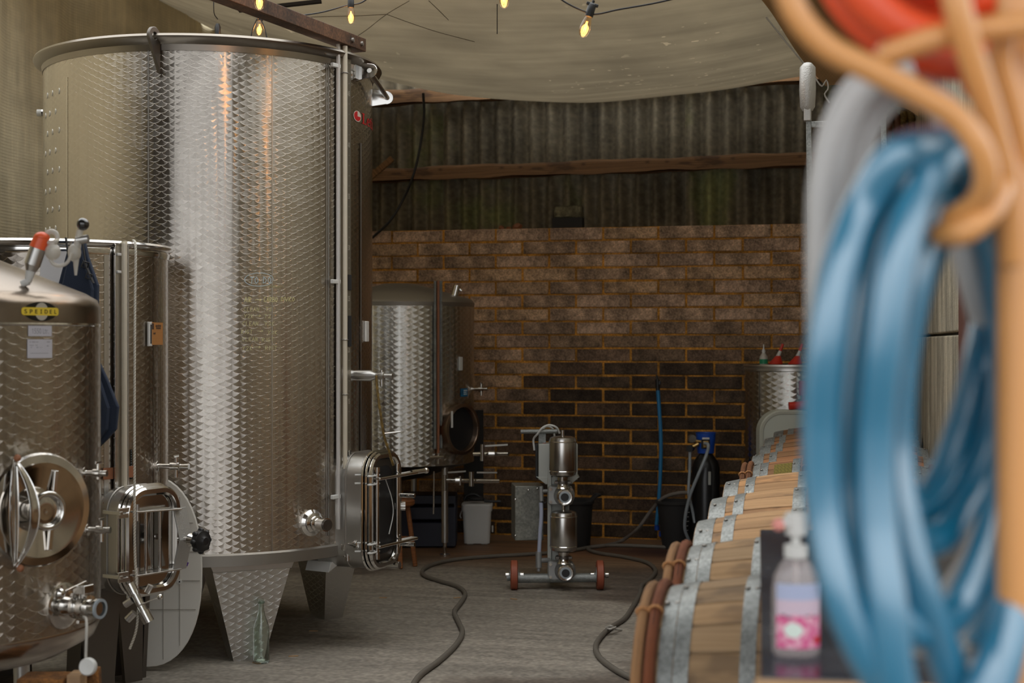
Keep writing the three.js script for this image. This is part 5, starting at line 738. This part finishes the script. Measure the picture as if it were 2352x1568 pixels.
// small tank, canister and cellar bits behind the last barrel
{
  const K = Tk(1818, 11.1, 0.345), { R } = K, t = thing('wine_tank', 'small low steel tank with red funnels on top behind the last barrel', 'tank', K.at(), YAW), yT = K.y(838, 0);
  part(t, 'shell', [lathe([[R, 0.3], [R, yT - 0.03]], 72)], M.swirlBack); part(t, 'rim', [lathe([[R, yT - 0.05], [R + 0.012, yT - 0.045], [R + 0.012, yT - 0.03], [R + 0.004, yT - 0.025], [R + 0.014, yT - 0.012], [R + 0.012, yT], [R - 0.02, yT]], 72)], M.satin); part(t, 'top_cover', [lathe([[R, yT - 0.006], [0, yT - 0.006]], 48)], M.dull); part(t, 'bottom_plate', [lathe([[0, 0.28], [R, 0.3]], 48)], M.dull);
  part(t, 'weld_seam', [patch(R + 0.002, K.th(1745) - 0.03, K.th(1745), 0.3, yT - 0.05, 2)], M.polished);
  for (let i = 0; i < 3; i++) part(t, 'leg', [RM(rod([0, 0, 0], [0, 0.32, 0], 0.02), i * TAU / 3, 0, R - 0.05)], M.satin);
  const o = K.at(), f = (px, label) => { const b = at(px, 838, 11.1); b.y = yT; const g = thing('funnel', label, 'funnel', b, YAW); part(g, 'bowl', [lathe([[0.052, 0], [0.054, 0.005], [0.02, 0.060], [0.016, 0.064]], 32), lathe([[0.0, 0.003], [0.052, 0.001]], 32)].map((q) => { const p = q.attributes.position; for (let i = 0; i < p.count; i++) p.setX(i, p.getX(i) + p.getY(i) * 0.34); return q; }), M.red); part(g, 'spout', [rod([0.020, 0.058, 0], [0.038, 0.102, 0], 0.0165, 0.012)], M.white, 'white collar'); part(g, 'spout_tip', [rod([0.037, 0.100, 0], [0.056, 0.152, 0], 0.0125, 0.01)], M.red); return g; };
  f(1781, 'red funnel upside down on the small tank, farther from the ladder'); f(1826, 'red funnel upside down on the small tank, right beside the ladder');
  { const b = at(1754, 838, 10.98); b.y = yT; const s = thing('spray_bottle', 'tiny clear spray bottle with a green band on the small tank', 'bottle', b, YAW); part(s, 'body', [lathe([[0, 0], [0.028, 0], [0.03, 0.01], [0.03, 0.055], [0.016, 0.08], [0.012, 0.085], [0, 0.086]], 24)], M.milk); part(s, 'label_band', [lathe([[0.0308, 0.006], [0.0308, 0.04]], 24)], std({ color: rgb(0.01, 0.22, 0.10), roughness: 0.5 })); part(s, 'nozzle', [lathe([[0.012, 0.085], [0.014, 0.1], [0.005, 0.12], [0.004, 0.15], [0, 0.15]], 16)], M.white); }
  { const c = at(1815, 984, 10.575), t2 = thing('canister', 'pale greenish plastic canister with rounded shoulders behind the last barrel', 'canister', V(c.x, 0, c.z), YAW), h = at(1815, 941, 10.575).y; part(t2, 'body', [ext(rrect(0.46, h, 0.16, 0, h / 2), 0.19, 0.02, 16).translate(0, 0, -0.105)], std({ color: rgb(0.50, 0.52, 0.45), roughness: 0.5 })); part(t2, 'moulded_edge', [ext(holed(rrect(0.455, h - 0.01, 0.155, 0, h / 2), rrect(0.41, h - 0.06, 0.13, 0, h / 2)), 0.012, 0.004, 16).translate(0, 0, 0.078)], std({ color: rgb(0.42, 0.42, 0.35), roughness: 0.55 }));
    const P = (a, b) => at(a, b, 10.56); const p = thing('hand_pump', 'red plastic hand pump with a thick handle lying on the pale canister', 'pump'); part(p, 'handle', [rod(P(1812, 932), P(1846, 930), 0.028, 0.028), rod(P(1838, 931), P(1858, 929), 0.033)], M.red); part(p, 'barrel', [rod(P(1846, 925), P(1847, 905), 0.014), rod(P(1846, 908), P(1846, 874), 0.034)], std({ color: rgb(0.36, 0.02, 0.025), roughness: 0.25 })); part(p, 'outlet', [rod(P(1851, 972), P(1851, 950), 0.015)], M.orange); part(p, 'tube', [rod(P(1852, 950), P(1852, 930), 0.01)], M.dark); }
}
// dark bar top with the sanitiser bottle
{
  const y = 1.12, W = 0.53, L = 1.69, t = thing('bar_table', 'dark slate-blue bar top with a pale wooden edge standing beside the nearest barrel', 'table', V(-0.129, 0, -2.14), 0.061);
  part(t, 'tabletop', [box(W, 0.03, L, [W / 2, y - 0.015, -L / 2], undefined, 0.004)], M.slateTop); part(t, 'edging', [box(W + 0.02, 0.045, 0.03, [W / 2, y - 0.022, 0.016], undefined, 0.006)], M.plank);
  for (const [x, z] of [[0.05, -0.08], [W - 0.06, -0.08], [0.05, -0.98], [W - 0.06, -0.98]]) part(t, 'leg', [box(0.06, y - 0.03, 0.06, [x, (y - 0.03) / 2, z], undefined, 0.006)], M.plank);
  const b = onY(1828, 1503, y), s = thing('sanitiser_bottle', 'clear pump bottle with a pink label on the dark bar top', 'bottle', V(b.x, y, b.z), YAW), sq = (g) => g.scale(1, 1, 0.72);
  part(s, 'body', [sq(lathe([[0, 0.002], [0.032, 0], [0.0365, 0.005], [0.0365, 0.10], [0.033, 0.122], [0.022, 0.142], [0.014, 0.15], [0, 0.15]], 40))], phy({ color: rgb(0.86, 0.80, 0.80), roughness: 0.08, transmission: 0.75, thickness: 0, ior: 1.45 }));
  part(s, 'pump_tube', [rod([0, 0.01, 0], [0, 0.15, 0], 0.004)], M.white); const pm = part(s, 'pump', [lathe([[0.014, 0.148], [0.018, 0.15], [0.018, 0.168], [0.007, 0.17], [0.007, 0.182], [0.016, 0.184], [0.017, 0.214], [0.013, 0.218], [0, 0.218]], 28), bar([0, 0.205, 0], [-0.026, 0.201, 0.006], 0.016, 0.014, 0.004)], M.white);
  part(pm, 'pump_tip', [ball(0.010, [-0.028, 0.2, 0.008])], M.pink);
  const tx = canvasTex(256, 384, (g, W, H) => { g.fillStyle = '#cbb7c6'; g.fillRect(0, 0, W, H); g.fillStyle = '#a9b2cf'; g.fillRect(0, 0, W, 96); g.fillStyle = '#d4608f'; g.fillRect(0, 190, W, 194); g.fillStyle = '#e2a3b8'; for (let i = 0; i < 40; i++) { g.beginPath(); g.arc(rr(0, W), rr(190, H), rr(6, 22), 0, TAU); g.fill(); } g.fillStyle = '#d9e6dc'; g.beginPath(); g.arc(92, 275, 46, 0, TAU); g.fill(); g.fillStyle = '#4a3345'; for (const [a, c] of [[30, 182], [60, 196], [150, 186], [190, 190]]) g.fillRect(a, c, 26, 10); g.fillStyle = '#c01420'; g.fillRect(196, 316, 60, 40); });
  part(s, 'label', [sq(grid((u, v) => { const a = lerp(-1.05, 1.2, u); return V(0.0371 * Math.sin(a), lerp(0.014, 0.112, v), 0.0371 * Math.cos(a)); }, 16, 1))], std({ map: tx, roughness: 0.5 }));
}
// ---------------------------------------------------------------- hoses on their hanger in front
{
  const H = (a, b, d) => at(a, b, d), pts = [], top = (i) => [[2196, 352 + i * 12], [2140, 352 + i * 22]];
  const loops = [ // left side down, bottom, right side up
    [[2060, 360], [1985, 470], [1930, 620], [1898, 800], [1886, 1000], [1896, 1180], [1935, 1370], [2000, 1520], [2090, 1640], [2190, 1670], [2280, 1540], [2325, 1330], [2332, 1080], [2318, 820], [2292, 600]],
    [[2090, 420], [2030, 540], [1995, 720], [1972, 930], [1966, 1110], [1985, 1270], [2040, 1400], [2120, 1448], [2200, 1400], [2268, 1270], [2312, 1080], [2318, 820], [2296, 620]],
    [[2115, 450], [2062, 600], [2030, 800], [2012, 1000], [2016, 1200], [2040, 1400], [2062, 1580], [2130, 1700], [2230, 1690], [2310, 1500], [2345, 1200], [2335, 900], [2305, 640]],
    [[2140, 490], [2098, 640], [2066, 840], [2058, 1030], [2078, 1200], [2118, 1360], [2168, 1500], [2225, 1640], [2290, 1690], [2345, 1500], [2352, 1200], [2335, 900], [2300, 650]],
    [[2150, 500], [2090, 680], [2046, 900], [2040, 1100], [2075, 1232], [2150, 1236], [2216, 1150], [2276, 1020], [2302, 850], [2290, 660]],
    [[2160, 510], [2104, 660], [2064, 880], [2056, 1060], [2094, 1170], [2156, 1115], [2212, 980], [2250, 830], [2272, 690], [2262, 560]]];
  const dl = [1.25, 1.29, 1.24, 1.30, 1.36, 1.40];
  loops.forEach((l, i) => { const d = dl[i]; const tt = top(i); pts.push(H(tt[0][0], tt[0][1] - 24, d + 0.03)); l.forEach(([a, b], k) => { const q = k / (l.length - 1); pts.push(H(a, b, d + 0.10 * sstep(0.5, 0.95, q) + 0.012 * Math.sin(k * 1.7 + i))); }); });
  pts.push(H(2240, 420, 1.42), H(2290, 640, 1.45), H(2345, 1000, 1.42), H(2330, 1300, 1.40), H(2285, 1420, 1.38), H(2252, 1495, 1.37));
  const hose = thing('hose_coil', 'thick bright blue hose coiled in long loops over the orange hanger', 'hose'); part(hose, 'hose_line', [tube(pts, 0.0172, 900, false, 16)], M.blueHose); const e0 = H(2250, 1500, 1.37), e1 = H(2222, 1552, 1.36); part(hose, 'coupling', [rod(e0, e1, 0.0165, 0.0165, 20), rod(e0.clone().lerp(e1, 0.6), e0.clone().lerp(e1, 1.1), 0.022, 0.022, 20)], M.satin, 'grey metal coupling');
  const w = []; [[[2090, 160], [1985, 195], [1925, 290], [1895, 420], [1890, 560], [1890, 800], [1890, 1000], [1925, 1250], [1995, 1420], [2110, 1470], [2240, 1400], [2300, 1100], [2296, 850], [2244, 640], [2200, 420], [2175, 260]], [[2070, 205], [2012, 250], [1970, 335], [1945, 450], [1942, 580], [1970, 740], [1970, 950], [1988, 1200], [2050, 1390], [2150, 1400], [2260, 1240], [2300, 1010], [2280, 800], [2226, 600], [2190, 420]]].forEach((l, i) => l.forEach(([a, b], k) => w.push(H(a, b, 1.47 + i * 0.05))));
  solo('hose_coil', 'grey-white hose hung in loops behind the blue one', 'hose', [tube(w, 0.0168, 320, false, 16)], M.greyHose);
  const rd = []; for (let i = 0; i < 6; i++) for (let k = 0; k < 12; k++) { const q = k / 12 * TAU - PI / 2, s = i + k / 12; rd.push(H(2225 + (365 - s * 46) * Math.cos(q) - s * 6, -160 - (345 - s * 44) * Math.sin(q), 1.50 + 0.05 * Math.sin(s * 2.4))); }
  solo('hose_coil', 'orange-red hose coiled tightly at the top of the hanger', 'hose', [tube(rd, 0.0205, 500, false, 16)], M.redHose);
  const hg = thing('hose_hanger', 'orange tubular hanger with bent arms and a round post holding the hose coils', 'hanger'), r = 0.0108;
  part(hg, 'arm', [tube([H(1795, -60, 1.21), H(1830, 32, 1.21), H(1900, 108, 1.21), H(2000, 160, 1.21), H(2110, 216, 1.21), H(2200, 272, 1.21), H(2252, 345, 1.21), H(2266, 415, 1.22), H(2240, 470, 1.24), H(2190, 502, 1.26)], r, 80, false, 14), ball(r, H(2190, 502, 1.26))], M.peach);
  part(hg, 'arm', [tube([H(2165, 540, 1.26), H(2215, 532, 1.24), H(2262, 498, 1.24), H(2296, 440, 1.26), H(2312, 340, 1.3)], r, 40, false, 14), ball(r, H(2165, 540, 1.26))], M.peach);
  part(hg, 'arm', [tube([H(2180, -80, 1.22), H(2205, 40, 1.22), H(2240, 160, 1.23), H(2282, 300, 1.25), H(2312, 430, 1.27), H(2322, 600, 1.29)], 0.0118, 50, false, 14)], M.peach);
  part(hg, 'arm', [tube([H(2040, 126, 1.25), H(2120, 96, 1.24), H(2220, 72, 1.24), H(2352, 58, 1.24), H(2470, 50, 1.24)], r, 40, false, 14), ball(r, H(2040, 126, 1.25))], M.peach);
  part(hg, 'arm', [tube([H(2306, 60, 1.26), H(2300, 140, 1.27), H(2325, 240, 1.28), H(2350, 360, 1.29), H(2345, 520, 1.3)], r, 40, false, 14)], M.peach);
  const pb = H(2338, 420, 1.3); part(hg, 'post', [rod([pb.x, 0.0, pb.z], [pb.x, pb.y + 0.42, pb.z], 0.0185, 0.0185, 28)], M.peach); part(hg, 'base_plate', [cyl(0.16, 0.16, 0.02, [pb.x, 0.01, pb.z], [0, 0, 0], 40)], M.peach);
}
// ---------------------------------------------------------------- overhead
{
  const h = 3.17, p1 = at(825, 116, 7.86), p2 = at(520, -4, 6.71); p1.y = p2.y = h; const d = p2.clone().sub(p1).normalize(), p3 = p1.clone().add(d.clone().multiplyScalar((ZF - 0.02 - p1.z) / d.z));
  const b = thing('steel_beam', 'rust-brown steel beam running over the top of the tallest tank', 'beam'); part(b, 'web', [bar(p1, p3, 0.085, 0.07, 0.004)], M.rustBeam); for (const s of [0.06, 0.16]) part(b, 'bolt_head', [cyl(0.012, 0.012, 0.012, p1.clone().add(d.clone().multiplyScalar(s)).add(V(0.047, 0, 0)), [0, 0, PI / 2], 6)], M.dull);
}
const fil = std({ color: rgb(1, 0.5, 0.15), emissive: rgb(1, 0.36, 0.07), emissiveIntensity: 2.2, roughness: 0.5 }), bulbGlass = phy({ color: rgb(1, 0.86, 0.66), roughness: 0.02, transmission: 1, thickness: 0, ior: 1.45 });
function bulb(px, py, D, tilt, label) { // py: middle of the glass
  const p = at(px, py, D), t = thing('string_light', label, 'light bulb', p, YAW, undefined); t.rotation.z = tilt;
  part(t, 'glass_bulb', [lathe([[0, -0.052], [0.005, -0.051], [0.015, -0.044], [0.0215, -0.028], [0.0225, -0.012], [0.019, 0.01], [0.013, 0.032], [0.012, 0.04]], 28)], bulbGlass);
  part(t, 'filament', [rod([-0.004, -0.034, 0], [-0.002, 0.016, 0], 0.0018, 0.0015, 8), rod([0.004, -0.034, 0], [0.002, 0.016, 0], 0.0018, 0.0015, 8)], fil);
  part(t, 'socket', [lathe([[0, 0.034], [0.0165, 0.036], [0.0175, 0.045], [0.0165, 0.085], [0.012, 0.092], [0.006, 0.094], [0.006, 0.105], [0, 0.105]], 24), box(0.05, 0.012, 0.014, [0, 0.088, 0])], M.black);
  const l = new THREE.PointLight(new THREE.Color().setRGB(1, 0.5, 0.17), 0.03); l.position.set(0, -0.01, 0); l.castShadow = true; l.name = 'bulb_lamp'; t.add(l);
}
bulb(1346, 58, 6.0, -0.30, 'lit filament bulb tilting in its black socket, alone in front of the sagging canvas');
bulb(806, 33, 7.9, 0.0, 'lit filament bulb hanging upright from the cable beside the brown beam');
bulb(596, 62, 8.6, -0.08, 'lit filament bulb low over the rim of the tallest tank under the brown beam');
bulb(596, -4, 6.4, 0.0, 'bulb cut by the top of the picture above the brown beam');
bulb(1158, -8, 6.4, 0.0, 'bulb of which only the tip shows above the middle of the canvas');
{
  const c = (n, l, p, r = 0.004) => solo(n, l, 'cable', [tube(p, r, 40, false, 6)], M.black);
  c('light_cable', 'black light cable sagging from the beam to the upright bulb', [at(690, 36, 7.9), at(740, 28, 7.9), at(796, 13, 7.9), at(830, 6, 7.9), at(875, -30, 7.9)]);
  c('light_cable', 'black light cable dipping to the tilted bulb', [at(1262, -22, 6.0), at(1300, 6, 6.0), at(1341, 26, 6.0), at(1362, 33, 6.0), at(1420, 22, 6.0), at(1500, 8, 6.0), at(1580, -10, 6.0)]);
  c('light_cable', 'black light cable looped over the low bulb above the tank rim', [at(570, 196, 8.55), at(577, 84, 8.55), at(584, 58, 8.55), at(594, 40, 8.55), at(604, 56, 8.55), at(613, 88, 8.55), at(624, 196, 8.55)]);
  c('hanging_wire', 'thin dark wire hanging straight down above the rim of the tallest tank', [at(491, -20, 8.5), at(491, 20, 8.5), at(493, 34, 8.55), at(500, 44, 8.6)], 0.003);
  c('hanging_wire', 'thin dark wire hanging from the middle of the canvas', [at(1142, -20, 9.0), at(1142, 40, 9.0), at(1142, 78, 9.0)], 0.003);
  solo('lamp_socket', 'empty black lamp socket behind the rim of the tallest tank', 'socket', [turned([[0, 0], [0.016, 0], [0.018, 0.05], [0.01, 0.07], [0, 0.07]], at(500, 82, 8.6), at(500, 40, 8.6), 18)], M.black);
  const under = (px, py) => { let D = 7, p; for (; D < 12.4; D += 0.02) { p = at(px, py, D); if (p.z > ZB + 0.1 && p.y > ceilY(p.x, p.z) - 0.02) break; } return p; };
  const seam = (l, a) => solo('canvas_cord', l, 'cord', [tube(a.map(([x, y]) => under(x, y)), 0.0022, 40, false, 6)], M.cordBrown);
  seam('cord under the canvas running to the left of its crossing point', [[690, 40], [760, 38], [830, 36], [888, 33]]); seam('cord under the canvas curving right from its crossing point', [[888, 33], [940, 52], [1000, 72], [1090, 96]]); seam('slanting cord under the canvas crossing the others', [[940, 2], [888, 33], [840, 70], [800, 96]]); seam('short slanting cord under the canvas near the hanging wire', [[985, 2], [1008, 24], [1030, 46]]);
  solo('roof_batten', 'dark flat batten showing in a gap of the canvas above the brown beam', 'batten', [bar(at(548, 24, 9.2), at(738, 3, 9.2), 0.045, 0.02)], M.blackMatt);
  solo('wall_cable', 'black cable drooping down the corrugated sheets to the block wall', 'cable', [tube([at(972, 214, 12.0), at(974, 260, 12.05), at(966, 330, 12.1), at(950, 400, 12.1), at(925, 460, 12.15), at(895, 508, 12.15), at(855, 546, 12.2)], 0.011, 60, false, 8)], M.black);
  // brown tarpaulin on the right
  const A = at(1722, -30, 8.6), B = at(1896, 202, 8.95), C = at(2110, 262, 8.6), E = at(2140, -40, 8.2);
  solo('tarpaulin', 'brown tarpaulin drawn down slantwise by the ladder top', 'tarpaulin', [grid((u, v) => { const p = A.clone().lerp(B, v).lerp(E.clone().lerp(C, v), u); p.y += 0.03 * Math.sin(u * 9) + 0.02 * Math.sin(v * 7 + u * 4); p.z += 0.04 * Math.sin(u * 7 + v * 3); return p; }, 20, 20, 0.006, (u, v, p) => [p.x, p.y])], M.tarp);
  solo('edge_rope', 'pale rope along the slanting edge of the brown tarpaulin', 'rope', [tube([at(1760, 40, 8.5), at(1815, 108, 8.6), at(1868, 172, 8.7), at(1888, 198, 8.7), at(1898, 184, 8.7), at(1902, 204, 8.7), at(1894, 216, 8.7), at(1905, 236, 8.7)], 0.005, 50, false, 6)], M.rope);
  // on the ledge of the block wall
  { const p = at(1295, 528, 12.0), s = thing('rubble_block', 'mossy broken block on a black base on top of the block wall', 'block', V(p.x, WALLTOP, ZB - 0.1), 0); part(s, 'base', [box(0.255, 0.085, 0.14, [0, 0.044, 0])], M.blackMatt); part(s, 'broken_block', [T(ext(poly([[-0.11, 0], [0.115, 0], [0.115, 0.09], [0.10, 0.098], [-0.10, 0.09], [-0.115, 0.05]]), 0.12, 0.008), [0, 0.09, -0.06])], std({ color: rgb(0.42, 0.39, 0.25), map: rep(grainTex, 0.2), roughness: 1 })); }
  [[1152, 0.05, 'flat brick chip on the wall ledge, farthest from the mossy block'], [1168, 0.04, 'small brick chip between two others on the wall ledge'], [1188, 0.075, 'largest brick chip on the wall ledge, nearest the mossy block']].forEach(([px, w, l]) => { const p = onZ(px, 520, ZB - 0.06); solo('brick_chip', l, 'brick chip', [T(boxUV(new THREE.DodecahedronGeometry(w * 0.62)), [0, w * 0.33, 0], [0.4, px, 0.2], [1, 0.7, 0.9])], M.copper, undefined, V(p.x, WALLTOP - 0.004, ZB - 0.06)); });
  // on the right wall behind the hoses
  const q = (a, b) => at(a, b, 11.2);
  solo('ribbed_hose', 'dark brown ribbed hose looped over a hook on the right wall', 'hose', [tube([q(2040, 420), q(2040, 330), q(2046, 268), q(2056, 262), q(2062, 330), q(2064, 420)], 0.03, 40)], M.brownHose); solo('ribbed_hose', 'mottled yellow hose looped over a hook on the right wall', 'hose', [tube([q(2070, 400), q(2072, 300), q(2080, 254), q(2090, 262), q(2098, 340), q(2102, 420)], 0.032, 40)], M.yellowHose);
  { const a = onX(2212, 784, XR - 0.02); solo('steel_post', 'dark red-brown steel post against the pale concrete wall', 'post', [box(0.03, onX(2212, 622, XR - 0.02).y, 0.34, [XR - 0.012, onX(2212, 622, XR - 0.02).y / 2, a.z], undefined, 0.006)], std({ color: rgb(0.115, 0.042, 0.03), roughness: 0.6 })); }
  { const p = onZ(2000, 360, ZB + 0.06); solo('hanging_board', 'narrow brown board hung in the corner behind the ladder', 'board', [box(0.16, 0.5, 0.25, p, [0, 0, 0])], M.timber); }
}
renderer.render(scene, camera);
